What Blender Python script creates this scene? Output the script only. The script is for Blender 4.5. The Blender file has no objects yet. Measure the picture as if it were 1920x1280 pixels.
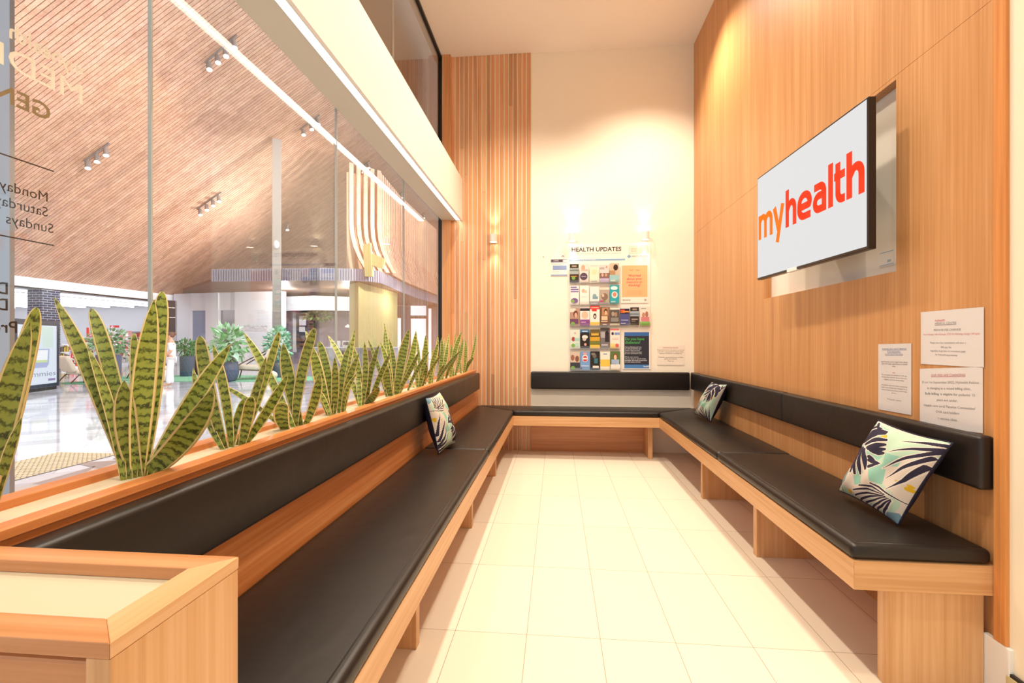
import bpy, bmesh, math, random
from mathutils import Vector, Matrix
random.seed(7)
SC = bpy.context.scene
COL = SC.collection
PI = math.pi

# ------------------------------------------------------------------ camera, world, lights, exposure
CF, CYAW, CH, CYC = 893.3, .0937, 1.208, 642.
cam_d = bpy.data.cameras.new('camera')
cam = bpy.data.objects.new('camera', cam_d); COL.objects.link(cam)
cam.location = (0, 0, CH); cam.rotation_euler = (PI/2, 0, CYAW)
cam_d.sensor_width = 36; cam_d.lens = CF/1920*36; cam_d.shift_y = (CYC-640)/1920
cam_d.clip_start = .02; cam_d.clip_end = 300
SC.camera = cam
SC.view_settings.view_transform = 'Standard'; SC.view_settings.look = 'None'
SC.view_settings.exposure = 0.12; SC.view_settings.gamma = 1.0
SC.view_settings.use_curve_mapping = False

world = bpy.data.worlds.new('world'); SC.world = world; world.use_nodes = True
world.node_tree.nodes['Background'].inputs[0].default_value = (.93, .96, 1, 1)
world.node_tree.nodes['Background'].inputs[1].default_value = 1.05

def area(name, loc, rot, sx, sy, power, col):
    l = bpy.data.lights.new(name, 'AREA'); l.shape = 'RECTANGLE'; l.size = sx; l.size_y = sy; l.energy = power; l.color = col
    o = bpy.data.objects.new(name, l); COL.objects.link(o); o.location = loc; o.rotation_euler = rot
    return o
WARM = (1, .86, .68)
# unseen area light added high up to brighten the mall
area('mall_roof_fill', (-2.9, 20, 13.6), (0, math.radians(20), 0), 2.4, 46, 3700, (.97, .97, 1))
# unseen area light added above the glass to brighten the raked ceiling
area('mall_ceiling_fill', (-2.0, 8, 6.6), (0, math.radians(92), 0), .5, 30, 1000, (1, .95, .92))
# spots without fixtures, added to lift the low side of the raked ceiling
for y, ty in ((9, 13), (19, 23)):
    l = bpy.data.lights.new('mall_low_ceiling_fill', 'SPOT'); l.energy = 5600; l.color = (1, .95, .92); l.spot_size = math.radians(64); l.spot_blend = 1; l.shadow_soft_size = .2
    o = bpy.data.objects.new('mall_low_ceiling_fill', l); COL.objects.link(o); o.location = (-2, y, 6.3); o.rotation_euler = Vector((-17.5, ty-y, -.2)).to_track_quat('-Z', 'Y').to_euler()
# added fill points under the far canopy and added upward spots above it
for n_, x, y, z, e_, up in (('canopy_fill', -13.5, 22.6, 3.7, 260, 0), ('canopy_fill', -10.2, 22.6, 3.3, 200, 0), ('canopy_fill', -7.9, 23.6, 3.3, 90, 0), ('canopy_up_fill', -13.6, 21.6, 4.8, 700, 1), ('canopy_up_fill', -10.8, 21.6, 4.8, 350, 1)):
    l = bpy.data.lights.new(n_, 'SPOT' if up else 'POINT'); l.energy = e_; l.color = (1, .95, .9); l.shadow_soft_size = .05
    o = bpy.data.objects.new(n_, l); COL.objects.link(o); o.location = (x, y, z)
    if up: l.spot_size = math.radians(150); l.spot_blend = .9; o.rotation_euler = (0, math.radians(122), math.radians(22))
# recessed ceiling downlights of the waiting room (lamps only, no housings are built)
DOWN = [(.95, 4.4, 56), (-.35, 4.1, 50), (.9, 2.5, 40), (-.35, 2.5, 40), (.75, .7, 28), (-.35, .7, 26)]
for x, y, e in DOWN:
    l = bpy.data.lights.new('downlight', 'SPOT'); l.energy = e*4.2; l.color = WARM; l.spot_size = math.radians(118); l.spot_blend = .8; l.shadow_soft_size = .06
    o = bpy.data.objects.new('downlight_lamp', l); COL.objects.link(o); o.location = (x, y, 4.425)

# ------------------------------------------------------------------ helpers
def lin(c):
    if isinstance(c, str):
        c = [int(c[i:i+2], 16)/255 for i in (0, 2, 4)]
    return tuple((v/12.92 if v <= .04045 else ((v+.055)/1.055)**2.4) for v in c[:3])

def ray(u, v):
    a = (u-960)/CF; b = (CYC-v)/CF; c, s = math.cos(CYAW), math.sin(CYAW)
    return Vector((a*c-s, a*s+c, b))
def at(u, v, d): return Vector((0, 0, CH))+ray(u, v)*d          # point seen there at that distance
def on_floor(u, v, z=0): return at(u, v, (z-CH)/ray(u, v).z)
def on_y(u, v, y): return at(u, v, y/ray(u, v).y)
def on_x(u, v, x): return at(u, v, x/ray(u, v).x)

MATS = {}
def mat(name, color, rough=.5, metal=0, spec=.5, emit=None, estr=0, coat=0):
    if name in MATS: return MATS[name]
    m = bpy.data.materials.new(name); m.use_nodes = True
    b = m.node_tree.nodes['Principled BSDF']
    b.inputs['Base Color'].default_value = (*lin(color), 1); b.inputs['Roughness'].default_value = rough
    b.inputs['Metallic'].default_value = metal; b.inputs['Specular IOR Level'].default_value = spec
    b.inputs['Coat Weight'].default_value = coat
    if emit:
        b.inputs['Emission Color'].default_value = (*lin(emit), 1); b.inputs['Emission Strength'].default_value = estr
    MATS[name] = m
    return m
class NT:
    def __init__(s, m): s.t = m.node_tree; s.b = s.t.nodes['Principled BSDF']
    def n(s, typ, **kw):
        nd = s.t.nodes.new(typ)
        for k, v in kw.items():
            if k in nd.inputs: nd.inputs[k].default_value = v
            else: setattr(nd, k, v)
        return nd
    def l(s, a, b): s.t.links.new(a, b)
def ramp(nt, fac, stops):
    r = nt.n('ShaderNodeValToRGB'); e = r.color_ramp.elements
    while len(e) < len(stops): e.new(.5)
    for k, (p, c) in enumerate(stops): e[k].position = p; e[k].color = (*lin(c), 1)
    nt.l(fac, r.inputs[0]); return r.outputs[0]

def wood(name, c_dark, c_mid, c_light, axis='z', scale=1., rough=.36, fine=70, spec=.4, bump=.02, attr=False, var=1.0):
    """timber or veneer with the grain running along an axis"""
    m = mat(name, c_mid, rough, spec=spec); nt = NT(m)
    tc = nt.n('ShaderNodeTexCoord'); out = []
    for fx, al, det in ((fine, 1.3, 4), (fine*.16, .45, 2)):
        mp = nt.n('ShaderNodeMapping'); s = [fx*scale]*3; s['xyz'.index(axis)] = al*scale
        mp.inputs['Scale'].default_value = s
        nt.l(tc.outputs['Object'], mp.inputs['Vector'])
        nz = nt.n('ShaderNodeTexNoise', Scale=1.0, Detail=det, Roughness=.6)
        nt.l(mp.outputs[0], nz.inputs['Vector']); out.append(nz.outputs['Fac'])
    mx = nt.n('ShaderNodeMath', operation='MULTIPLY_ADD'); nt.l(out[0], mx.inputs[0]); mx.inputs[1].default_value = .55
    ad = nt.n('ShaderNodeMath', operation='MULTIPLY'); nt.l(out[1], ad.inputs[0]); ad.inputs[1].default_value = .45
    nt.l(ad.outputs[0], mx.inputs[2])
    col = ramp(nt, mx.outputs[0], [(.36, c_dark), (.5, c_mid), (.64, c_light)])
    if attr:
        at_ = nt.n('ShaderNodeAttribute', attribute_name='tone')
        mm = nt.n('ShaderNodeMix', data_type='RGBA', blend_type='MULTIPLY'); mm.inputs[0].default_value = var
        nt.l(col, mm.inputs[6]); nt.l(at_.outputs['Color'], mm.inputs[7]); col = mm.outputs[2]
    nt.l(col, nt.b.inputs['Base Color'])
    bp = nt.n('ShaderNodeBump', Strength=.25, Distance=bump*.05); nt.l(out[0], bp.inputs['Height']); nt.l(bp.outputs[0], nt.b.inputs['Normal'])
    return m

class MB:
    """collects geometry for ONE mesh object"""
    def __init__(s): s.v = []; s.f = []; s.c = []; s.m = []; s.uv = {}
    def add(s, vs, fs, col=None, mi=0):
        o = len(s.v); s.v += [tuple(p) for p in vs]
        for f in fs: s.f.append([i+o for i in f]); s.c.append(col); s.m.append(mi)
        return s
    def box(s, x0, x1, y0, y1, z0, z1, col=None, mi=0, M=None):
        vs = [Vector((x, y, z)) for z in (z0, z1) for y in (y0, y1) for x in (x0, x1)]
        if M: vs = [M @ p for p in vs]
        return s.add(vs, [(0, 2, 3, 1), (4, 5, 7, 6), (0, 1, 5, 4), (2, 6, 7, 3), (0, 4, 6, 2), (1, 3, 7, 5)], col, mi)
    def prism(s, poly, z0, z1, col=None, mi=0, M=None):
        n = len(poly)
        vs = [Vector((x, y, z0)) for x, y in poly]+[Vector((x, y, z1)) for x, y in poly]
        if M: vs = [M @ p for p in vs]
        return s.add(vs, [tuple(range(n-1, -1, -1)), tuple(range(n, 2*n))]+[(i, (i+1) % n, n+(i+1) % n, n+i) for i in range(n)], col, mi)
    def tube(s, pts, r, n=8, col=None, mi=0, cap=True):
        pts = [Vector(p) for p in pts]; rs = r if isinstance(r, (list, tuple)) else [r]*len(pts)
        up = None; rings = []
        for i, p in enumerate(pts):
            t = (pts[min(i+1, len(pts)-1)]-pts[max(i-1, 0)]).normalized()
            if up is None: up = Vector((0, 0, 1)) if abs(t.z) < .9 else Vector((1, 0, 0))
            a = t.cross(up).normalized(); up = a.cross(t).normalized()
            rings.append([p+(a*math.cos(q)+up*math.sin(q))*rs[i] for q in (2*PI*k/n for k in range(n))])
        vs = [q for g in rings for q in g]; fs = []
        for i in range(len(pts)-1):
            for k in range(n): fs.append((i*n+k, i*n+(k+1) % n, (i+1)*n+(k+1) % n, (i+1)*n+k))
        if cap: fs += [tuple(range(n-1, -1, -1)), tuple(range((len(pts)-1)*n, len(pts)*n))]
        return s.add(vs, fs, col, mi)
    def lathe(s, prof, c=(0, 0, 0), n=24, col=None, mi=0, M=None):
        c = Vector(c); vs = []
        for r, z in prof:
            for k in range(n):
                q = 2*PI*k/n; p = Vector((r*math.cos(q), r*math.sin(q), z))
                vs.append((M @ p if M else p)+c)
        fs = []
        for i in range(len(prof)-1):
            for k in range(n): fs.append((i*n+k, i*n+(k+1) % n, (i+1)*n+(k+1) % n, (i+1)*n+k))
        fs += [tuple(range(n-1, -1, -1)), tuple(range((len(prof)-1)*n, len(prof)*n))]
        return s.add(vs, fs, col, mi)
    def ball(s, c, r, col=None, mi=0, n=14, sq=(1, 1, 1)):
        c = Vector(c); vs = []; m = n//2
        for i in range(m+1):
            th = PI*i/m
            for k in range(n):
                q = 2*PI*k/n; vs.append(c+Vector((r*sq[0]*math.sin(th)*math.cos(q), r*sq[1]*math.sin(th)*math.sin(q), r*sq[2]*math.cos(th))))
        fs = [(i*n+k, (i+1)*n+k, (i+1)*n+(k+1) % n, i*n+(k+1) % n) for i in range(m) for k in range(n)]
        return s.add(vs, fs, col, mi)
    def build(s, name, mats, parent=None, smooth=False, bevel=0, seg=2, solid=0, loc=None):
        me = bpy.data.meshes.new(name)
        vs = s.v
        if loc is not None: vs = [tuple(Vector(p)-Vector(loc)) for p in vs]
        elif parent is not None:
            q = Vector(parent.get('_o', (0, 0, 0))); vs = [tuple(Vector(p)-q) for p in vs]
        me.from_pydata(vs, [], s.f)
        for m in (mats if isinstance(mats, (list, tuple)) else [mats]): me.materials.append(m)
        if any(s.m): me.polygons.foreach_set('material_index', s.m)
        if any(c is not None for c in s.c):
            ca = me.color_attributes.new('tone', 'FLOAT_COLOR', 'CORNER'); k = 0
            for f, c in zip(s.f, s.c):
                c = (*(c if c is not None else (1, 1, 1)), 1)
                for _ in f: ca.data[k].color = c; k += 1
        if smooth: me.polygons.foreach_set('use_smooth', [True]*len(me.polygons))
        me.update()
        o = bpy.data.objects.new(name, me); COL.objects.link(o)
        if parent is not None:
            o.parent = parent; o['_o'] = list(parent.get('_o', (0, 0, 0)))
        elif loc is not None: o.location = loc; o['_o'] = list(loc)
        if bevel:
            b = o.modifiers.new('bevel', 'BEVEL'); b.width = bevel; b.segments = seg; b.limit_method = 'ANGLE'; b.angle_limit = .6
            if smooth: b.harden_normals = False
        if solid:
            b = o.modifiers.new('solid', 'SOLIDIFY'); b.thickness = solid
        return o

def tag(o, label=None, cat=None, group=None, kind=None):
    if label: o['label'] = label
    if cat: o['category'] = cat
    if group: o['group'] = group
    if kind: o['kind'] = kind
    return o
def thing(name, loc, label, cat, group=None):
    o = bpy.data.objects.new(name, None); COL.objects.link(o); o.location = loc; o['_o'] = list(loc); o.empty_display_size = .1
    return tag(o, label, cat, group)
def struct(o, label=None): return tag(o, label, None, None, 'structure')

def text_geo(body, offset=0., align='LEFT'):
    """a line of lettering as flat faces: vertices, faces, bounds"""
    cu = bpy.data.curves.new('t', 'FONT'); cu.body = body; cu.size = 1; cu.offset = offset; cu.resolution_u = 3
    ob = bpy.data.objects.new('t', cu); COL.objects.link(ob)
    me = bpy.data.meshes.new_from_object(ob.evaluated_get(bpy.context.evaluated_depsgraph_get()))
    vs = [(v.co.x, v.co.y) for v in me.vertices]; fs = [tuple(p.vertices) for p in me.polygons]
    bpy.data.objects.remove(ob); bpy.data.curves.remove(cu); bpy.data.meshes.remove(me)
    xs = [v[0] for v in vs] or [0]; ys = [v[1] for v in vs] or [0]
    return vs, fs, (min(xs), max(xs), min(ys), max(ys))
def put_text(mb, body, frame, x0, y0, h=None, w=None, col=None, align='l', offset=0., dz=.0008, mi=0):
    """letter a line on a surface; frame = (origin, xdir, ydir, normal), h = height of a capital letter"""
    vs, fs, bb = text_geo(body, 0 if 'M' in body else offset)
    O, X, Y, N = frame
    sy = (h/.69) if h else (w/(bb[1]-bb[0])); sx = w/(bb[1]-bb[0]) if w else sy
    off = {'l': -bb[0]*sx, 'c': -(bb[0]+bb[1])/2*sx, 'r': -bb[1]*sx}[align]
    mb.add([O+X*(x0+off+a*sx)+Y*(y0+b*sy)+N*dz for a, b in vs], fs, col, mi)

# ------------------------------------------------------------------ materials
OAK = wood('oak_veneer', 'BE8450', 'CB935E', 'D7A26E', 'z', 1, .42, 90)
OAKY = wood('oak_rail_along', 'C0733C', 'D2854C', 'DE9A62', 'y', 1, .33, 60)
OAKX = wood('oak_rail_across', 'BF8250', 'D09465', 'DDA678', 'x', 1, .35, 60)
OAKL = wood('oak_light_z', 'CA9663', 'D9A876', 'E4B98C', 'z', 1, .4, 70)
OAKLY = wood('oak_light_y', 'CA9663', 'D9A876', 'E4B98C', 'y', 1, .4, 60)
OAKLX = wood('oak_light_x', 'CA9663', 'D9A876', 'E4B98C', 'x', 1, .4, 60)
CEDAR = wood('cedar_slat', 'CB8E60', 'DDA576', 'E9B98C', 'z', 1, .28, 60, attr=True)
CEDARC = wood('cedar_ceiling', 'B68B75', 'C79F88', 'D4B19B', 'x', 1, .5, 30, attr=True)
GAP = mat('gap_dark', '7A5F4E', .8)
WHITE = mat('wall_paint', 'F8F0DF', .75, spec=.25)
CREAM = mat('cream_laminate', 'D6C8AC', .5)
CEIL = mat('ceiling_paint', 'EFE6DC', .85, spec=.2)
FASC = mat('fascia_paint', 'F6F0E8', .6, spec=.3)
SOFF = mat('soffit_grey', 'D0CCBC', .45)
BLACK = mat('black_metal', '1F1A18', .45)
STEEL = mat('brushed_steel', 'A7A9AB', .35, metal=.8)
PAPER = mat('paper_white', 'F1ECE8', .8, spec=.2)
INK = mat('ink_grey', '5A5554', .8)
INKR = mat('ink_red', 'C2333A', .8)
INKB = mat('ink_blue', '4A67A8', .8)
WHITEP = mat('white_plastic', 'F0EEEA', .45)

LEATHER = mat('black_vinyl', '1D1613', .40, spec=.45); nt = NT(LEATHER)
tc = nt.n('ShaderNodeTexCoord'); nz = nt.n('ShaderNodeTexNoise', Scale=420., Detail=2.); n2 = nt.n('ShaderNodeTexNoise', Scale=5., Detail=3.)
nt.l(tc.outputs['Object'], nz.inputs['Vector']); nt.l(tc.outputs['Object'], n2.inputs['Vector'])
b1 = nt.n('ShaderNodeBump', Strength=.12, Distance=.0006); nt.l(nz.outputs['Fac'], b1.inputs['Height'])
b2 = nt.n('ShaderNodeBump', Strength=.35, Distance=.012); nt.l(n2.outputs['Fac'], b2.inputs['Height']); nt.l(b1.outputs[0], b2.inputs['Normal']); nt.l(b2.outputs[0], nt.b.inputs['Normal'])

TILE = mat('floor_tile', 'EFE3CF', .55, spec=.3); nt = NT(TILE)
tc = nt.n('ShaderNodeTexCoord'); mp = nt.n('ShaderNodeMapping'); mp.inputs['Location'].default_value = (.4236+3., -1.9695+6.0, 0)
br = nt.n('ShaderNodeTexBrick', offset=0., Scale=1.); br.inputs['Brick Width'].default_value = .3; br.inputs['Row Height'].default_value = .6
br.inputs['Mortar Size'].default_value = .0013; br.inputs['Mortar Smooth'].default_value = .3
br.inputs['Color1'].default_value = (*lin('EFE4D2'), 1); br.inputs['Color2'].default_value = (*lin('EBDFCB'), 1); br.inputs['Mortar'].default_value = (*lin('9C8468'), 1)
nt.l(tc.outputs['Object'], mp.inputs['Vector']); nt.l(mp.outputs[0], br.inputs['Vector']); nt.l(br.outputs['Color'], nt.b.inputs['Base Color'])

# printed matter: colours come from the faces of the print itself
PRINT = mat('printed_card', 'FFFFFF', .6, spec=.3); nt = NT(PRINT)
a_ = nt.n('ShaderNodeAttribute', attribute_name='tone'); nt.l(a_.outputs['Color'], nt.b.inputs['Base Color'])
FABRIC = mat('printed_cotton', 'FFFFFF', .85, spec=.2); nt = NT(FABRIC)
a_ = nt.n('ShaderNodeAttribute', attribute_name='tone'); nt.l(a_.outputs['Color'], nt.b.inputs['Base Color'])
nz = nt.n('ShaderNodeTexNoise', Scale=900.); bp = nt.n('ShaderNodeBump', Strength=.2, Distance=.0005); tc = nt.n('ShaderNodeTexCoord')
nt.l(tc.outputs['Object'], nz.inputs['Vector']); nt.l(nz.outputs['Fac'], bp.inputs['Height']); nt.l(bp.outputs[0], nt.b.inputs['Normal'])
NAVY = mat('navy_cotton', '2B2838', .85, spec=.2)

def glass(name, tint=(1, 1, 1), power=5, f0=.04):
    m = bpy.data.materials.new(name); m.use_nodes = True; t = m.node_tree; t.nodes.clear()
    o = t.nodes.new('ShaderNodeOutputMaterial'); mx = t.nodes.new('ShaderNodeMixShader'); tr = t.nodes.new('ShaderNodeBsdfTransparent'); gl = t.nodes.new('ShaderNodeBsdfGlossy')
    tr.inputs[0].default_value = (*tint, 1); gl.inputs['Roughness'].default_value = 0
    lw = t.nodes.new('ShaderNodeLayerWeight'); lw.inputs[0].default_value = .5
    p = t.nodes.new('ShaderNodeMath'); p.operation = 'POWER'; p.inputs[1].default_value = power; t.links.new(lw.outputs['Facing'], p.inputs[0])
    q = t.nodes.new('ShaderNodeMath'); q.operation = 'MULTIPLY_ADD'; q.inputs[1].default_value = 1-f0; q.inputs[2].default_value = f0; t.links.new(p.outputs[0], q.inputs[0])
    t.links.new(q.outputs[0], mx.inputs[0]); t.links.new(tr.outputs[0], mx.inputs[1]); t.links.new(gl.outputs[0], mx.inputs[2]); t.links.new(mx.outputs[0], o.inputs[0])
    return m
GLASS = glass('clear_glass', (.985, .99, .988), 4)
GEDGE = mat('glass_edge', '9CC6CC', .3)

# ------------------------------------------------------------------ room shell
D, XR, ZC, XG = 5.36, 1.49, 4.46, -1.32
struct(MB().box(-1.34, 1.75, -3.0, D+.15, -.12, 0).build('floor', TILE), 'cream rectangular floor tiles of the waiting room')
struct(MB().box(-1.40, 1.75, -3.0, D+.15, ZC, ZC+.1).build('ceiling', CEIL), 'plain pale ceiling of the waiting room')
b = MB().box(-.29, 1.70, D, D+.12, 0, ZC)
struct(b.build('wall_back', WHITE), 'cream painted back wall behind the notice board')
# slatted part of the back wall: cream backing and individual cedar battens
struct(MB().box(-1.36, -.291, D-.010, D+.12, 0, ZC).build('wall_back_backing', WHITE), 'cream wall behind the cedar battens')
sl = MB(); rnd = random.Random(3)
k = 0; x = -.293
while x > -1.31:
    z = 0
    while z < ZC:
        L = rnd.choice([.9, 1.5, 2.2, 3., 4.2]); z1 = min(ZC, z+L*rnd.uniform(.7, 1.2))
        if ZC-z1 < .35: z1 = ZC
        t = rnd.choice([1, 1, .97, 1.06, 1.12, .9, .82, .72, 1.03]); tr = rnd.uniform(.96, 1.04)
        sl.box(x-.0405, x, D-.018, D-.010, z, z1-.001, (t, t*tr*.99, t*tr*.97)); z = z1
    x -= .0508
struct(sl.build('wall_back_slats', CEDAR, bevel=.0015, seg=1), 'vertical cedar battens on the left of the back wall')
struct(MB().box(-.29, .985, D-.02, D+.001, 0, .42).build('trim_1', OAKX), 'oak panel under the back bench')
struct(MB().box(-1.292, -1.195, D-.075, D-.024, 0, ZC).build('trim_2', wood('cedar_post', 'C98B55', 'DBA06C', 'E8B684', 'z', 1, .4, 50), bevel=.002), 'cedar trim board beside the black window frame')

# right wall: oak veneer with the television recess
NY0, NY1, NZ0, NZ1, ZJ = 2.25, 3.595, 1.523, 2.368, 2.385
w = MB()
w.box(XR, XR+.05, 1.76, D, 0, NZ0); w.box(XR, XR+.05, 1.76, NY0, NZ0, NZ1); w.box(XR, XR+.05, NY1, D, NZ0, NZ1)
w.box(XR, XR+.05, 1.76, D, NZ1, ZJ); w.box(XR, XR+.05, 1.76, D, ZJ+.0016, ZC); w.box(XR+.003, XR+.05, 1.76, D, ZJ, ZJ+.0016)
struct(w.build('wall_right', OAK), 'oak veneered wall on the right around the television recess')
struct(MB().box(XR+.05, XR+.1, 1.7, D, 0, ZC).build('wall_right_recess', mat('recess_paint', 'E9E2D6', .7)), 'pale back of the television recess')
struct(MB().box(XR-.018, XR+.06, 1.715, 1.76, .205, ZC).build('trim_3', wood('oak_end', 'C07A40', 'D58C4C', 'E09C5C', 'z', 1, .45, 60), bevel=.002), 'oak end board of the right wall')
struct(MB().box(XR-.006, XR+.1, -3.0, 1.715, 0, ZC).build('wall_right_cream', mat('cream_paint', 'F3E6CC', .7)), 'cream painted wall at the right edge')
struct(MB().box(XR-.02, XR, 1.70, 1.80, 0, .205).build('baseboard_right', WHITEP, bevel=.003), 'white skirting below the oak end board')
e = MB(); O_ = on_x(1897, 1252, XR-.006)
p0 = on_x(1890, 1256, XR-.007); Yc = p0.y
pl = thing('wall_plate', (XR-.006, Yc-.06, .17), 'dark framed pale plate low on the cream wall at the right edge', 'wall plate')
MB().box(XR-.018, XR-.0065, Yc-.16, Yc, .02, p0.z).build('frame', BLACK, pl, bevel=.002)
MB().box(XR-.022, XR-.018, Yc-.152, Yc-.01, .03, p0.z-.01).build('face', mat('plate_olive', 'CFC08E', .5), pl)

# ------------------------------------------------------------------ shopfront: fascia, light strip, glass
ZF0, ZF1, XF = 2.589, 3.06, -1.066
struct(MB().box(XF-.02, XF, -2.5, D-.026, ZF0, ZF1).box(-1.30, XF-.02, -2.5, D-.026, ZF1-.03, ZF1).build('trim_4', FASC), 'cream bulkhead over the window, face and top')
so = MB().box(-1.30, XF-.07, -2.5, D-.026, ZF0+.004, ZF0+.03)
so.box(XF-.022, XF-.02, -2.5, D-.026, ZF0+.001, ZF0+.03)
struct(so.build('trim_5', SOFF), 'grey soffit under the bulkhead')
ls = thing('light_strip', (XF-.046, 2, ZF0), 'long glowing white linear light under the bulkhead over the window', 'strip light')
MB().box(XF-.066, XF-.024, -2.4, D-.05, ZF0+.004, ZF0+.012).build('diffuser', mat('strip_glow', 'FFFFFF', .5, emit='FFF3E2', estr=9), ls)
MB().box(XF-.07, XF-.066, -2.4, D-.04, ZF0, ZF0+.03).box(XF-.024, XF-.022, -2.4, D-.04, ZF0, ZF0+.03).build('channel', mat('alu', 'C9C4BC', .4, metal=.6), ls)

win = thing('window_1', (XG, 2.5, 0), 'frameless clear glass shopfront panes over the planter', None); struct(win)
joints = [-1.3, 1.437, 2.75, 4.022, D-.03]
for a0, a1 in zip(joints[:-1], joints[1:]):
    p = MB().box(XG-.005, XG+.005, a0+.002, a1-.002, 0, ZF0+.055)
    p.build('pane', GLASS, win)
for y in joints[1:-1]:
    MB().box(XG-.006, XG+.006, y-.0035, y+.0035, 0, ZF0+.05).build('joint', mat('glazing_joint', 'A9B0AC', .3), win)
MB().box(XG-.006, XG+.006, -1.3, D-.03, ZF0+.05, ZF0+.06).build('top_edge', GEDGE, win)
MB().box(XG-.02, XG+.022, D-.05, D-.024, 0, ZF0+.09).build('frame', BLACK, win)
win2 = thing('window_2', (XG, 2.5, ZF1), 'high clear glass panes above the bulkhead with black channel', None); struct(win2)
ju = [-1.3, 1.2, 3.75, D-.03]
for a0, a1 in zip(ju[:-1], ju[1:]):
    MB().box(XG-.005, XG+.005, a0+.002, a1-.002, ZF1-.02, ZC-.005).build('pane', GLASS, win2)
for y in ju[1:-1]:
    MB().box(XG-.006, XG+.006, y-.003, y+.003, ZF1, ZC-.02).build('joint', mat('glazing_joint_pale', 'D8D2C4', .3), win2)
MB().box(XG-.02, XG+.02, -1.3, D-.026, ZC-.03, ZC).build('channel', BLACK, win2)
MB().box(XG-.02, XG+.02, D-.055, D-.024, ZF1-.2, ZC-.03).build('frame', BLACK, win2)
struct(MB().box(-1.30, -1.10, -2.5, D-.05, ZF0+.06, ZF0+.09).build('trim_6', SOFF), 'dark back of the soffit')
struct(MB().box(-1.62, -1.56, -6, 9, ZF0+.62, 6.4).build('wall_mall_void_backing', mat('void_taupe', '8F8073', .8)), 'added taupe wall standing in for the dark void beyond the high glass')  # wall added to keep the high glass dark, in place of the dim void
BRICKP = mat('pink_brick', 'C9A898', .8); nt = NT(BRICKP); tc = nt.n('ShaderNodeTexCoord'); mp = nt.n('ShaderNodeMapping'); mp.inputs['Rotation'].default_value = (PI/2, 0, PI/2)
br = nt.n('ShaderNodeTexBrick', Scale=1.); br.inputs['Brick Width'].default_value = .23; br.inputs['Row Height'].default_value = .076; br.inputs['Mortar Size'].default_value = .006
br.inputs['Color1'].default_value = (*lin('CFAE9E'), 1); br.inputs['Color2'].default_value = (*lin('BE9A8A'), 1); br.inputs['Mortar'].default_value = (*lin('8C7066'), 1)
nt.l(tc.outputs['Object'], mp.inputs[0]); nt.l(mp.outputs[0], br.inputs['Vector']); nt.l(br.outputs['Color'], nt.b.inputs['Base Color'])
struct(MB().box(-1.60, -1.45, -6, 9, ZF0+.42, ZF0+.64).build('trim_7', BRICKP), 'brick course at the foot of the added taupe wall')

# lettering on the glass, reading from the mall side
GF = (Vector((XG-.006, 0, 0)), Vector((0, -1, 0)), Vector((0, 0, 1)), Vector((-1, 0, 0)))
LW = mat('vinyl_cream', 'FBF5E8', .6); LB = mat('vinyl_black', '1B1715', .6); LO = mat('vinyl_brown', '8E7A58', .6)
t = MB(); put_text(t, 'MEDICAL CENTRE', GF, -1.2185, 1.8765, h=.053, w=.755, offset=0, dz=.0012); put_text(t, 'myhealth', GF, -1.222, 1.951, h=.037, w=.182, offset=.02); put_text(t, 'MEDICAL CENTRE', GF, -1.22, 1.876, h=.053, w=.755, offset=0)
t.build('lettering', LW, win)['label'] = 'cream vinyl lettering'
t = MB(); put_text(t, 'GENERAL PRACTICE', GF, -1.135, 1.790, h=.040, w=.60, offset=.02); t.build('lettering', LO, win)['label'] = 'brown vinyl lettering'
t = MB()
for z in (1.661, 1.465): t.box(XG-.0075, XG-.006, .78, 1.143, z-.0015, z+.0015)
for s, z, y0 in (('Monday', 1.576, 1.128), ('Saturday', 1.537, 1.128), ('Sundays', 1.497, 1.142)): put_text(t, s, GF, -y0, z, h=.024, offset=0)
for s, z, y0 in (('D', 1.325, 1.037), ('D', 1.286, 1.037), ('Pro', 1.232, 1.057)): put_text(t, s, GF, -y0, z, h=.028, offset=.012)
t.build('lettering', LB, win)['label'] = 'black vinyl opening hours'

# ------------------------------------------------------------------ benches
DB, XL, XRF, ZB, ZT, ZS = 4.92, -.45, 1.03, .348, .448, .502
XP = -.894
def cushion(poly, name, par, z0=ZT+.001, z1=ZS):
    return MB().prism(poly, z0, z1).build(name, LEATHER, par, True, .020, 4)
def pad(x0, x1, y0, y1, z0, z1, par, r=.015):
    return MB().box(x0, x1, y0, y1, z0, z1).build('backrest', LEATHER, par, True, r, 5)
g = .0015
# left bench
lb = thing('bench', (-.67, 3, 0), 'long black padded bench on the left below the planter and window', 'bench', 'upholstered wall benches')
MB().prism([(XL, .645), (XL, DB), (XL-.022, DB+.022), (XL-.022, .645)], ZB, ZT).build('front_rail', OAKLY, lb, bevel=.0015)
MB().prism([(XL-.022, .645), (XL-.022, DB+.022), (XP, D-.03), (XP, .645)], ZT-.022, ZT).build('seat_board', OAKY, lb)
for y in (1.83, 3.06, 4.27): MB().box(XP, -.55, y, y+.045, 0, ZT-.022).build('leg', OAKL, lb, bevel=.0015)
MB().box(XP-.02, XP, .645, D-.03, 0, .862).box(XP-.02, XP-.006, .645, 5.26, .862, .8868).build('back_panel', OAKY, lb)
cushion([(XP+g, .65), (XL+.004, .65), (XL+.004, 3.13-g), (XP+g, 3.13-g)], 'seat_cushion', lb)
cushion([(XP+g, 3.13+g), (XL+.004, 3.13+g), (XL+.004, DB-.002), (XP+g, D-.028)], 'seat_cushion', lb)
pad(XP+g, -.836, .66, 5.15, .697, .878, lb)
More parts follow.
